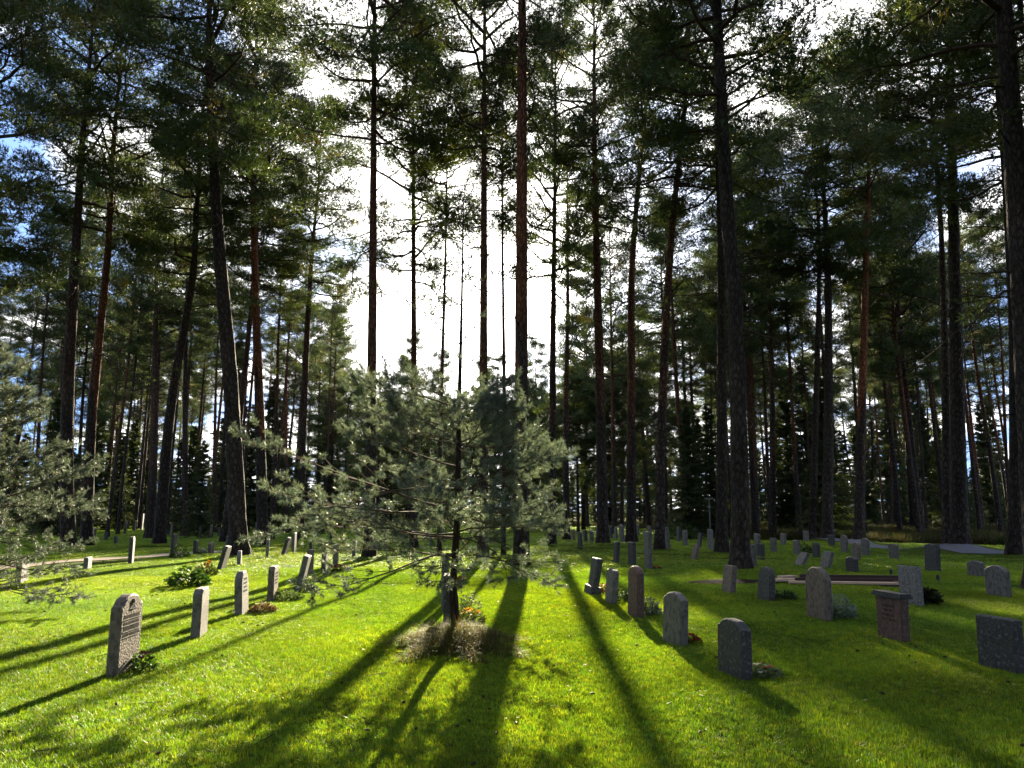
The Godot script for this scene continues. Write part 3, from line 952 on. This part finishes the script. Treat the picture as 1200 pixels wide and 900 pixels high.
# ---------------------------------------------------------------- planting on the graves
func plant(called: String, label: String, category: String, px: float, py: float, r: float, h: float, leaf: Color, leaf_len: float, count: int, flowers: Array) -> void:
	rng.seed = int(px * 31 + py)
	var t := thing(called, label, category, spot(px, py), "plants on the graves")
	var lf := Mesher.new()
	for i in count:
		var a := rng.randf() * TAU
		var q := sqrt(rng.randf())
		var p := Vector3(cos(a) * r * q, rng.randf() * h * (1.0 - q * q * 0.7), sin(a) * r * q)
		var d := (Vector3(cos(a) * 0.8, 0.6, sin(a) * 0.8) + ball() * 0.6).normalized()
		var s := d.cross(ball()).normalized() * leaf_len * 0.22
		var col := leaf * rng.randf_range(0.65, 1.3)
		col = Color(col.r, col.g, col.b)
		var mid := p + d * leaf_len * 0.5
		lf.tri(p, mid - s, mid + s, col)
		lf.tri(mid + s, mid - s, p + d * leaf_len + Vector3(0, -0.2 * leaf_len, 0), col)
	for i in 9:
		var a := rng.randf() * TAU
		lf.tube(PackedVector3Array([Vector3.ZERO, Vector3(cos(a) * r * 0.5, h * 0.5, sin(a) * r * 0.5)]), PackedFloat32Array([0.006, 0.003]), 3, Color(0.05, 0.05, 0.02))
	part("foliage", lf.commit(mat.leaf), t)
	for f in flowers:
		for i in f[1]:
			var fl := Mesher.new()
			var a := rng.randf() * TAU
			var q := sqrt(rng.randf()) * 0.9
			var o := Vector3(cos(a) * r * q, h * (1.05 - q * q * 0.6), sin(a) * r * q)
			for k in 7:
				var b := TAU * k / 7
				var e: Vector3 = Vector3(cos(b), rng.randf_range(0.2, 0.7), sin(b)) * f[2]
				var s: Vector3 = Vector3(-sin(b), 0, cos(b)) * f[2] * 0.45
				fl.tri(Vector3.ZERO, e * 0.7 - s, e * 0.7 + s, f[0])
				fl.tri(e * 0.7 + s, e * 0.7 - s, e * 1.1, f[0])
			var b2 := part("blossom", fl.commit(mat.leaf), t)
			b2.position = o
			b2.rotation = ball() * 0.4

func planting() -> void:
	var red := Color(0.3, 0.025, 0.018)
	var white := Color(0.7, 0.68, 0.66)
	var orange := Color(0.36, 0.11, 0.018)
	plant("pansy_plant", "dark pansies at the foot of the nearest left gravestone", "flowers", 166, 788, 0.12, 0.16, Color(0.07, 0.12, 0.03), 0.07, 160, [[Color(0.05, 0.01, 0.02), 8, 0.035]])
	plant("heather_plant", "clump of pinkish heather right of the third left gravestone", "flowers", 308, 718, 0.2, 0.13, Color(0.16, 0.09, 0.07), 0.06, 420, [[white, 3, 0.04], [Color(0.35, 0.16, 0.17), 7, 0.025]])
	plant("spreading_plant", "low green plant spreading from the brownish left gravestone", "plant", 334, 702, 0.32, 0.2, Color(0.12, 0.16, 0.06), 0.09, 420, [])
	plant("white_flower_plant", "pot plant with whitish blossoms before the tilting grey gravestone", "flowers", 359, 690, 0.22, 0.3, Color(0.06, 0.1, 0.03), 0.08, 350, [[white, 8, 0.05]])
	plant("red_flower_plant", "red flowers between two gravestones on the left", "flowers", 397, 672, 0.3, 0.16, Color(0.05, 0.07, 0.03), 0.08, 240, [[red, 9, 0.06]])
	plant("leafy_shrub", "broad-leaved green shrub alone on the left lawn", "shrub", 220, 684, 0.42, 0.42, Color(0.045, 0.085, 0.022), 0.14, 420, [])
	plant("orange_flower_shrub", "smaller shrub with orange blossoms right of the green shrub", "shrub", 240, 675, 0.28, 0.36, Color(0.07, 0.08, 0.03), 0.1, 300, [[orange, 7, 0.06]])
	plant("grave_shrub", "dark shrub at the side of the broad dark gravestone", "shrub", 211, 653, 0.3, 0.5, Color(0.04, 0.07, 0.02), 0.12, 260, [])
	plant("white_grave_flowers", "white flowers beside the dark block gravestone by the path", "flowers", 236, 648, 0.2, 0.2, Color(0.06, 0.09, 0.03), 0.08, 160, [[white, 6, 0.07]])
	plant("yellow_flower_plant", "yellow and orange flowers right of the young pine's stem", "flowers", 550, 728, 0.22, 0.17, Color(0.09, 0.11, 0.04), 0.07, 260, [[Color(0.75, 0.4, 0.03), 8, 0.045], [orange, 4, 0.04]])
	plant("wispy_plant", "thin pale twiggy plant behind the yellow flowers", "plant", 547, 716, 0.22, 0.34, Color(0.25, 0.28, 0.16), 0.08, 150, [])
	plant("orange_flower_plant", "orange flowers behind the young pine's stem further up", "flowers", 540, 683, 0.16, 0.16, Color(0.06, 0.09, 0.03), 0.08, 140, [[orange, 6, 0.05]])
	plant("autumn_plant", "orange-red leafy plant between dark tilting and rough grey gravestones", "plant", 706, 696, 0.2, 0.16, Color(0.2, 0.1, 0.03), 0.08, 260, [[orange, 5, 0.05]])
	plant("green_grave_plant", "green plant right of the small rough grey gravestone", "plant", 728, 705, 0.2, 0.18, Color(0.06, 0.1, 0.04), 0.09, 260, [])
	plant("silver_plant", "silvery leafed plant right of the reddish brown gravestone", "plant", 759, 721, 0.17, 0.28, Color(0.2, 0.23, 0.2), 0.1, 260, [])
	plant("begonia_plant", "red begonias at the foot of the grey gravestone right of centre", "flowers", 808, 751, 0.14, 0.1, Color(0.1, 0.07, 0.04), 0.06, 220, [[red, 8, 0.04], [orange, 3, 0.03]])
	plant("pink_flower_plant", "pink and white bedding plant at the nearest right gravestone", "flowers", 890, 789, 0.19, 0.1, Color(0.14, 0.17, 0.1), 0.06, 420, [[white, 6, 0.025], [Color(0.45, 0.1, 0.07), 6, 0.03]])
	plant("ivy_plant", "low ivy at the foot of the dark round-topped gravestone", "plant", 915, 706, 0.26, 0.14, Color(0.05, 0.07, 0.03), 0.08, 300, [])
	plant("silver_shrub", "pale silver shrub right of the large round-topped gravestone", "shrub", 984, 727, 0.2, 0.34, Color(0.22, 0.27, 0.22), 0.09, 480, [])
	plant("grass_tuft", "dark grassy tuft beside the moss-topped pale gravestone", "plant", 1087, 709, 0.14, 0.22, Color(0.03, 0.035, 0.015), 0.2, 160, [])
	plant("lantern_flowers", "tiny red flowers at the tall narrow gravestone's foot", "flowers", 769, 668, 0.14, 0.08, Color(0.08, 0.06, 0.03), 0.07, 120, [[orange, 5, 0.05]])
	plant("far_shrub", "small round green bush behind the far gravestones right of centre", "shrub", 801, 632, 0.9, 1.1, Color(0.06, 0.1, 0.03), 0.2, 500, [])
	plant("ledge_bush", "little green bush before the far gravestone behind the tilting ones", "shrub", 943, 648, 0.25, 0.45, Color(0.04, 0.06, 0.02), 0.12, 200, [])

# ---------------------------------------------------------------- wooden frame, soil, stakes
func grave_works() -> void:
	# an oval of bare soil
	var ms := Mesher.new()
	var c := spot(862, 684.5)
	var c0 := Vector3(c.x, hgt(c.x, c.z) + 0.03, c.z)
	for i in 28:
		var pt := []
		for k in 2:
			var a := TAU * ((i + k) % 28) / 28.0
			var r := 1.0 + 0.13 * sin(a * 3.0 + 1.0) + 0.07 * sin(a * 7.0)
			var q := Vector3(c.x + cos(a) * 1.2 * r, 0, c.z + sin(a) * 0.55 * r)
			pt.append(Vector3(q.x, hgt(q.x, q.z) + 0.006, q.z))
		ms.tri(c0, pt[0], pt[1], Color(1, 1, 1))
	setting("bare_soil", ms.commit(mat.soil))
	mat.pale_wood = plain(Color(0.68, 0.5, 0.34), 0.7)
	mat.pale_wood.albedo_texture = noise_texture(256, 0.05, FastNoiseLite.TYPE_SIMPLEX, ramp([[0, Color(0.75, 0.7, 0.65)], [1, Color(1, 1, 1)]]), 60)
	mat.pale_wood.uv1_triplanar = true
	mat.pale_wood.uv1_scale = Vector3(0.6, 8, 8)
	mat.dark_wood = plain(Color(0.05, 0.018, 0.014), 0.6)
	mat.dark_wood.albedo_texture = mat.pale_wood.albedo_texture
	mat.dark_wood.uv1_triplanar = true
	mat.dark_wood.uv1_scale = Vector3(0.6, 8, 8)
	var a := spot(925, 688)
	var b := spot(1058, 690)
	var o := (a + b) / 2
	var t := thing("wooden_grave_frame", "low frame of dark red boards and pale planks round a grave", "frame", o)
	t.rotation.y = atan2(-(b - a).z, (b - a).x)
	var ln := a.distance_to(b)
	var planks := [[Vector3(0, 0.06, 0), Vector3(ln, 0.05, 0.16), "pale_wood", 0.0], [Vector3(0.25, 0.1, -0.62), Vector3(ln * 0.92, 0.16, 0.05), "dark_wood", 0.0], [Vector3(0.1, 0.07, -0.3), Vector3(ln * 0.93, 0.12, 0.05), "dark_wood", 0.02],
		[Vector3(-ln / 2 - 0.02, 0.075, -0.36), Vector3(0.75, 0.05, 0.2), "pale_wood", 0.35], [Vector3(-ln / 2 + 0.12, 0.1, -0.85), Vector3(0.4, 0.06, 0.2), "pale_wood", 0.5], [Vector3(ln / 2 - 0.06, 0.05, -0.28), Vector3(0.06, 0.1, 0.8), "dark_wood", 0.0], [Vector3(0, 0.02, 0.13), Vector3(ln, 0.05, 0.05), "dark_wood", 0.0]]
	for p in planks:
		var pm := Mesher.new()
		var hs: Vector3 = p[1] / 2
		pm.box(-hs, hs, Color(1, 1, 1))
		var q := part("plank", pm.commit(mat[p[2]]), t)
		q.position = p[0]
		q.rotation.y = p[3]
	mat.iron = plain(Color(0.015, 0.015, 0.016), 0.5)
	for e in [[1100, 687, 678, "short black lantern on a stake right of the pale mossy gravestone"], [1045, 680, 672, "short black lantern on a stake at the wooden frame's right end"]]:
		var p := spot(e[0], e[1])
		var k := thing("grave_lantern", e[3], "lantern", p, "grave lanterns")
		var pole := Mesher.new()
		pole.tube(PackedVector3Array([Vector3(0, -0.05, 0), Vector3(0, 0.12, 0)]), PackedFloat32Array([0.008, 0.008]), 6, Color(1, 1, 1))
		part("stake", pole.commit(mat.iron), k)
		var head := Mesher.new()
		head.tube(PackedVector3Array([Vector3(0, 0.11, 0), Vector3(0, 0.12, 0), Vector3(0, 0.19, 0), Vector3(0, 0.2, 0), Vector3(0, 0.23, 0)]), PackedFloat32Array([0.001, 0.035, 0.04, 0.045, 0.004]), 8, Color(1, 1, 1))
		part("lantern_head", head.commit(mat.iron), k)
	# a thin wooden post with a crossbar behind the right row
	var p2 := spot(833, 634)
	var s := thing("signpost", "thin wooden post with a small crossbar left of the right pines", "post", p2)
	var pm2 := Mesher.new()
	pm2.box(Vector3(-0.025, -0.1, -0.025), Vector3(0.025, 2.4, 0.025), Color(0.14, 0.13, 0.12))
	part("post", pm2.commit(mat.limb), s)
	var pm3 := Mesher.new()
	pm3.box(Vector3(-0.24, 2.32, -0.06), Vector3(0.26, 2.4, -0.026), Color(0.16, 0.15, 0.13))
	part("crossbar", pm3.commit(mat.limb), s)

# ---------------------------------------------------------------- ground and lawn
func lines(lo: float, hi: float, a: float, b: float, step: float) -> PackedFloat32Array:
	var out := PackedFloat32Array()
	var x := a
	var s := step
	while x > lo:
		s *= 1.5
		x -= s
		out.insert(0, x)
	x = a
	while x < b:
		out.append(x)
		x += step
	s = step
	while x < hi:
		out.append(x)
		s *= 1.5
		x += s
	out.append(x)
	return out

func ground() -> void:
	var xs := lines(-700, 700, -34, 34, 0.5)
	var zs := lines(-900, 300, -62, 3, 0.5)
	var ms := Mesher.new()
	for z in zs:
		for x in xs:
			ms.v.append(Vector3(x, hgt(x, z) - 0.012, z))
			ms.n.append(Vector3(hgt(x - 0.3, z) - hgt(x + 0.3, z), 0.6, hgt(x, z - 0.3) - hgt(x, z + 0.3)).normalized())
			ms.c.append(Color(1, 1, 1))
			ms.uv.append(Vector2(x, z))
	var w := xs.size()
	for j in zs.size() - 1:
		for i in w - 1:
			var p := j * w + i
			ms.ix.append(p); ms.ix.append(p + 1); ms.ix.append(p + w)
			ms.ix.append(p + 1); ms.ix.append(p + w + 1); ms.ix.append(p + w)
	setting("ground", ms.commit(mat.ground))

func strip(called: String, pts: Array, half: float, m: Material) -> void:
	var c := Curve3D.new()
	for i in pts.size():
		var t: Vector3 = (pts[mini(i + 1, pts.size() - 1)] - pts[maxi(i - 1, 0)]) / 6.0
		c.add_point(pts[i], -t, t)
	var ln := c.get_baked_length()
	var k := int(ln / 0.6)
	var ms := Mesher.new()
	var flat := []
	for i in k + 1:
		var p := c.sample_baked(ln * i / k)
		var q := c.sample_baked(minf(ln, ln * i / k + 0.2)) - c.sample_baked(maxf(0, ln * i / k - 0.2))
		var s := Vector3(-q.z, 0, q.x).normalized()
		flat.append(Vector2(p.x, p.z))
		for j in 5:
			var e := p + s * half * (j - 2) / 2.0 * (1.0 + 0.1 * sin(i * 1.7 + j))
			ms.v.append(Vector3(e.x, hgt(e.x, e.z) + 0.012, e.z))
			ms.n.append(Vector3.UP)
			ms.c.append(Color(1, 1, 1))
			ms.uv.append(Vector2(e.x, e.z))
	for i in k:
		for j in 4:
			var p := i * 5 + j
			ms.ix.append(p); ms.ix.append(p + 5); ms.ix.append(p + 1)
			ms.ix.append(p + 1); ms.ix.append(p + 5); ms.ix.append(p + 6)
	setting(called, ms.commit(m))
	paths.append([flat, half])

func on_path(x: float, z: float, margin: float) -> bool:
	for p in paths:
		for q in p[0]:
			if q.distance_squared_to(Vector2(x, z)) < (p[1] + margin) * (p[1] + margin):
				return true
	return false

func blade_patch(sd: int, count: int, low: float, high: float, width: float, palette: Array) -> Mesher:
	rng.seed = sd
	var ms := Mesher.new()
	var tuss := 9
	for i in count / tuss:
		var a := rng.randf() * TAU
		var r := sqrt(rng.randf()) * 0.62 * (1.0 if rng.randf() < 0.8 else 1.25)
		var o := Vector3(cos(a) * r, -0.008, sin(a) * r)
		var tone: Color = palette[rng.randi() % palette.size()] * rng.randf_range(0.5, 1.5)
		var tall := rng.randf_range(0.7, 1.25)
		var lean := Vector3(rng.randf_range(-0.7, 0.7), 0, rng.randf_range(-0.7, 0.7))
		for k in tuss:
			var p := o + Vector3(rng.randf_range(-0.03, 0.03), 0, rng.randf_range(-0.03, 0.03)) * clampf(high / 0.05, 1.0, 4.0)
			var d := (lean + Vector3(rng.randf_range(-0.7, 0.7), rng.randf_range(0.7, 1.6), rng.randf_range(-0.7, 0.7))).normalized()
			var h := rng.randf_range(low, high) * tall
			var s := Vector3(-d.z, 0, d.x).normalized().rotated(Vector3.UP, rng.randf_range(-0.8, 0.8)) * width * 0.5
			var col := tone * rng.randf_range(0.7, 1.3)
			ms.tri(p - s, p + s, p + d * h, Color(col.r, col.g, col.b))
	return ms

func scatter(called: String, mesh: Mesh, places: Array) -> void:
	var mm := MultiMesh.new()
	mm.transform_format = MultiMesh.TRANSFORM_3D
	mm.use_colors = true
	mm.mesh = mesh
	mm.instance_count = places.size()
	for i in places.size():
		mm.set_instance_transform(i, places[i][0])
		mm.set_instance_color(i, places[i][1])
	var o := MultiMeshInstance3D.new()
	o.name = numbered(called)
	o.multimesh = mm
	add_child(o, true)
	o.set_meta("kind", "stuff")

func tint(x: float, z: float) -> Color:
	# moss, clover and dry spots: patches of other plants in the lawn
	var a := patch_noise.get_noise_2d(x, z)
	var b := patch_noise.get_noise_2d(x * 2.3 + 90.0, z * 2.3)
	var col := Color(1, 1, 1).lerp(Color(0.72, 0.86, 1.0), clampf(a * 1.6, 0, 1)).lerp(Color(1.22, 1.06, 0.8), clampf(-a * 1.4, 0, 1))
	var e := patch_noise.get_noise_2d(x * 7.0, z * 7.0 + 30.0)
	return col * (1.0 + b * 0.4 + e * 0.35)

func lawn() -> void:
	var greens := [Color(0.19, 0.3, 0.02), Color(0.225, 0.315, 0.02), Color(0.12, 0.25, 0.028), Color(0.27, 0.31, 0.034), Color(0.13, 0.235, 0.026), Color(0.1, 0.19, 0.03)]
	var kinds := []
	for k in 4:
		kinds.append(blade_patch(900 + k, 6200, 0.015, 0.04, 0.0048, greens).commit(mat.grass))
	var near := [[], [], [], []]
	rng.seed = 41
	var z := -2.6
	while z > -22.0:
		var x := -(-z * 0.8 + 2.0)
		while x < -z * 0.8 + 2.0:
			var q := Vector2(x + rng.randf_range(-0.25, 0.25), z + rng.randf_range(-0.25, 0.25))
			x += 0.5
			if on_path(q.x, q.y, 0.35) or soil_at(q, 0.3):
				continue
			var s := rng.randf_range(0.9, 1.2)
			var b := Basis(Vector3.UP, rng.randf() * TAU).scaled_local(Vector3(s, rng.randf_range(0.7, 1.25), s))
			near[rng.randi() % 4].append([Transform3D(b, Vector3(q.x, hgt(q.x, q.y), q.y)), tint(q.x, q.y)])
		z -= 0.5
	var far := [[], []]
	z = -21.5
	while z > -100.0:
		var x := -(-z * 0.76 + 2.0)
		var step := 1.5 if z > -45.0 else 2.2
		while x < -z * 0.76 + 2.0:
			var q := Vector2(x + rng.randf_range(-0.6, 0.6), z + rng.randf_range(-0.6, 0.6))
			x += step
			if on_path(q.x, q.y, 0.8) or soil_at(q, 0.9) or wild(q.x, q.y):
				continue
			var s := step * 1.75 * rng.randf_range(0.9, 1.1)
			var b := Basis(Vector3.UP, rng.randf() * TAU).scaled_local(Vector3(s, rng.randf_range(0.9, 1.4), s))
			far[rng.randi() % 2].append([Transform3D(b, Vector3(q.x, hgt(q.x, q.y), q.y)), tint(q.x, q.y)])
		z -= step
	for k in 4:
		scatter("lawn_grass", kinds[k], near[k])
	for k in 2:
		scatter("lawn_grass", kinds[k], far[k])
	# bracken and dry grass on the bank behind the road
	var browns := [Color(0.06, 0.042, 0.02), Color(0.075, 0.05, 0.022), Color(0.045, 0.06, 0.018), Color(0.035, 0.055, 0.016), Color(0.04, 0.06, 0.016)]
	var bank := blade_patch(950, 1800, 0.12, 0.5, 0.03, browns).commit(mat.dry)
	var places := []
	z = -33.0
	while z > -110.0:
		var x := -(-z * 0.76 + 2.0)
		while x < -z * 0.76 + 2.0:
			var q := Vector2(x + rng.randf_range(-0.5, 0.5), z + rng.randf_range(-0.5, 0.5))
			x += 1.2 if z > -60.0 else 2.4
			if not wild(q.x, q.y) or on_path(q.x, q.y, 0.6):
				continue
			var s := rng.randf_range(1.0, 1.5) * (1.0 if z > -60.0 else 1.8)
			places.append([Transform3D(Basis(Vector3.UP, rng.randf() * TAU).scaled_local(Vector3(s, rng.randf_range(0.5, 1.3), s)), Vector3(q.x, hgt(q.x, q.y), q.y)), tint(q.x * 3.0, q.y * 3.0)])
		z -= 1.2 if z > -60.0 else 2.4
	scatter("undergrowth", bank, places)
	# fallen leaves on the grass
	rng.seed = 60
	var lv := Mesher.new()
	for i in 170:
		var d := lerpf(5.5, 24.0, rng.randf())
		var x := rng.randf_range(-0.5, 0.72) * d
		var p := Vector3(x, hgt(x, -d) + 0.035, -d)
		var a := Vector3(rng.randf_range(-1, 1), rng.randf_range(-0.3, 0.3), rng.randf_range(-1, 1)).normalized() * rng.randf_range(0.014, 0.03)
		var b := a.cross(Vector3(0.2, 1, 0.1)).normalized() * a.length() * 0.6
		var col: Color = [Color(0.32, 0.26, 0.1), Color(0.25, 0.17, 0.07), Color(0.34, 0.3, 0.17), Color(0.17, 0.09, 0.035)][rng.randi() % 4]
		lv.quad(p - a, p + b, p + a, p - b, col)
	for i in 420:
		# dropped cones and bits of twig
		var d := lerpf(5.0, 30.0, rng.randf())
		var x := rng.randf_range(-0.7, 0.72) * d
		var p := Vector3(x, hgt(x, -d) + rng.randf_range(0.015, 0.035), -d)
		var a := Vector3(rng.randf_range(-1, 1), rng.randf_range(-0.15, 0.15), rng.randf_range(-1, 1)).normalized() * (rng.randf_range(0.018, 0.026) if i % 3 else rng.randf_range(0.05, 0.12))
		var r := 0.014 if i % 3 else 0.003
		lv.tube(PackedVector3Array([p - a, p, p + a]), PackedFloat32Array([0.003, r, 0.002]), 6, Color(0.07, 0.045, 0.025))
	var lo := setting("fallen_leaves", lv.commit(mat.leaf), "stuff")
	tag(lo, "small pale fallen leaves, twigs and cones strewn over the lawn", "leaves")

func soil_at(q: Vector2, margin: float) -> bool:
	var c := spot(862, 684.5)
	return pow((q.x - c.x) / (1.2 + margin), 2.0) + pow((q.y - c.z) / (0.5 + margin), 2.0) < 1.0

# the unmown bank on the right, and the forest floor far back on the left
func wild(x: float, z: float) -> bool:
	if x > 14.0 and z < -36.0 - (26.0 - x) * 0.75:
		return true
	return z < -92.0

func dry_mound(base: Vector3) -> void:
	rng.seed = 808
	var ms := Mesher.new()
	var cols := [Color(0.17, 0.125, 0.055), Color(0.12, 0.085, 0.038), Color(0.21, 0.165, 0.075), Color(0.12, 0.17, 0.03), Color(0.15, 0.21, 0.03), Color(0.1, 0.14, 0.03), Color(0.11, 0.08, 0.035)]
	var edge := FastNoiseLite.new()
	edge.seed = 5
	edge.frequency = 0.9
	for i in 13000:
		var a := rng.randf() * TAU
		var q := pow(rng.randf(), 0.55)
		var rim := 1.0 + edge.get_noise_2d(cos(a) * 2.0, sin(a) * 2.0) * 0.9
		var x := cos(a) * q * 0.72 * rim + 0.05
		var z := sin(a) * q * 0.85 * rim + 0.38
		var p := Vector3(x, hgt(base.x + x, base.z + z) - base.y - 0.01, z)
		var d := (Vector3(x * 0.5, 0.9, z * 0.5) + ball() * 0.75)
		d.y = absf(d.y) + 0.15
		d = d.normalized()
		var ln := rng.randf_range(0.08, 0.38) * (1.1 - 0.7 * q)
		var s := Vector3(-d.z, 0, d.x).normalized() * rng.randf_range(0.0016, 0.0032)
		var mid := p + d * ln * 0.6
		var e := mid + (d + Vector3(d.x * 0.8, -0.7, d.z * 0.8)).normalized() * ln * 0.5
		var col: Color = cols[rng.randi() % cols.size()] * rng.randf_range(0.7, 1.3)
		col = Color(col.r, col.g, col.b)
		ms.quad(p - s, p + s, mid + s * 0.8, mid - s * 0.8, col)
		ms.tri(mid - s * 0.8, mid + s * 0.8, e, col)
	var o := part(numbered("dry_grass_tuft"), ms.commit(mat.dry), self)
	o.position = base
	o.set_meta("kind", "stuff")
	tag(o, "mound of long dry unmown grass round the young pine's stem", "grass")

# ---------------------------------------------------------------- sky
func sun_dir() -> Vector3:
	return ray(628, 335).normalized()

func make_sky() -> PanoramaSkyMaterial:
	var w := 1024
	var h := 512
	var im := Image.create(w, h, false, Image.FORMAT_RGBF)
	var f := FastNoiseLite.new(); f.seed = 12; f.frequency = 1.7; f.fractal_octaves = 5
	var sd := sun_dir()
	for y in h:
		var el := PI * (0.5 - (y + 0.5) / h)
		for x in w:
			var az := TAU * (x + 0.5) / w
			var d := Vector3(sin(az) * cos(el), sin(el), -cos(az) * cos(el))
			var up := maxf(d.y, 0.0)
			var col := Color(0.075, 0.25, 0.6).lerp(Color(0.035, 0.14, 0.45), pow(up, 0.55))
			var q := d / (up + 0.22)
			# a cloud bank towards the sun, broken cloud elsewhere
			var aa := wrapf(az, -PI, PI) + 0.06
			var bank := 0.3 * exp(-pow(aa / 0.32, 2.0)) - 0.05
			var cl := smoothstep(-0.1, 0.16, f.get_noise_3d(q.x, 2.0 + up, q.z) + bank)
			col = col.lerp(Color(1.05, 1.04, 1.04), cl * 0.95)
			var ang := acos(clampf(d.dot(sd), -1, 1))
			var glow := 2.2 * exp(-ang / 0.22) + 9.0 * exp(-ang / 0.035)
			col += Color(1.0, 0.94, 0.84) * glow
			im.set_pixel(x, y, Color(col.r, col.g, col.b))
	var m := PanoramaSkyMaterial.new()
	m.panorama = ImageTexture.create_from_image(im)
	return m

# ---------------------------------------------------------------- all of it
func _ready() -> void:
	var cam := Camera3D.new()
	cam.name = "camera"
	cam.position = Vector3(0, EYE, 0)
	cam.rotation_degrees = Vector3(PITCH, 0, 0)
	cam.fov = 53.13
	cam.near = 0.05
	cam.far = 1500.0
	add_child(cam)
	var env := Environment.new()
	env.background_mode = Environment.BG_SKY
	var sky := Sky.new()
	sky.sky_material = make_sky()
	env.sky = sky
	env.background_energy_multiplier = 0.46
	env.tonemap_mode = Environment.TONE_MAPPER_LINEAR
	env.tonemap_exposure = 6.0
	env.sdfgi_enabled = true
	env.ssao_enabled = true
	env.ssil_enabled = true
	var we := WorldEnvironment.new()
	we.name = "environment"
	we.environment = env
	add_child(we)
	var sun := DirectionalLight3D.new()
	sun.name = "sun"
	add_child(sun)
	sun.look_at_from_position(Vector3.ZERO, -sun_dir(), Vector3.UP)
	sun.light_color = Color(1.0, 0.93, 0.8)
	sun.light_energy = 1.6
	sun.light_angular_distance = 0.55
	sun.shadow_enabled = true

	bumps.seed = 3
	bumps.frequency = 0.07
	bumps.fractal_octaves = 2
	patch_noise.seed = 8
	patch_noise.frequency = 0.16
	patch_noise.fractal_octaves = 3
	make_materials()
	mat.letter = plain(Color(0.03, 0.024, 0.02), 0.8)
	var yp := spot(535, 752)
	for b in [[80, 645, 0.12], [101, 642, 0.1], [280, 652, 0.14], [308, 640, 0.14], [433, 655, 0.14], [485, 645, 0.14], [566, 657, 0.12], [611, 666, 0.12], [707, 643, 0.24], [740, 639, 0.18], [773, 649, 0.18], [868, 672, 0.14], [846, 652, 0.2], [970, 635, 0.2], [1007, 637, 0.2], [1126, 648, 0.42], [1190, 655, 0.2], [186, 640, 0.15]]:
		var p := spot(b[0], b[1])
		mounds.append([p.x, p.z, b[2], 1.3 if b[2] < 0.3 else 2.4])
	mounds.append([yp.x, yp.z, 0.1, 0.8])
	strip("gravel_path", [spot(-140, 690), spot(0, 668), spot(110, 657), spot(200, 649), spot(262, 645)], 0.55, mat.gravel)
	strip("road", [spot(880, 628), spot(930, 632), spot(985, 636), spot(1040, 642), spot(1090, 646.5), spot(1150, 651), spot(1230, 653), spot(1330, 653)], 0.65, mat.road)
	ground()
	print("ground ", Time.get_ticks_msec())

	for k in 6:
		pine_crowns.append(pine_crown(100 + k, 50, 3.1, 1.45, 10))
	for k in 3:
		sparse_crowns.append(pine_crown(200 + k, 34, 2.7, 1.3, 30))
	for k in 2:
		spruce_crowns.append(spruce_crown(300 + k))
	print("crowns ", Time.get_ticks_msec())
	named_trees()
	shading_stand()
	forest()
	pole_pines()
	far_spruces()
	surrounding_wood()
	print("trees ", Time.get_ticks_msec())

	var up := []
	for q in [[535, 752], [533, 720], [531, 690], [533, 655], [536, 600], [538, 480], [541, 360], [543, 250], [545, 205]]:
		up.append(in_plane(q[0], q[1], yp.z) - yp)
	up[0] = Vector3.ZERO
	young_pine("feathery young pine in the middle of the lawn", yp, up, 0.055, [[0.0, 1.9], [1.0, 1.75], [1.7, 2.1], [2.3, 1.6], [2.9, 1.05], [3.5, 0.85], [3.95, 0.75], [4.6, 0.5], [6.5, 0.22]], 1.05, 0.29, 17, 50, 3.05, 1.0)
	var lp := spot(-62, 722)
	young_pine("bushy young pine reaching in at the left edge", lp, [Vector3.ZERO, Vector3(0.05, 1.5, 0), Vector3(0, 2.6, 0), Vector3(0.05, 4.1, 0)], 0.075, [[0.0, 2.2], [0.6, 2.5], [1.5, 2.55], [2.2, 1.9], [2.9, 1.2], [5.5, 0.3]], 0.45, 0.29, 23, 52, 9.0, 0.68)
	dry_mound(yp)
	print("young pines ", Time.get_ticks_msec())
	stones()
	planting()
	grave_works()
	lawn()
	print("all ", Time.get_ticks_msec())
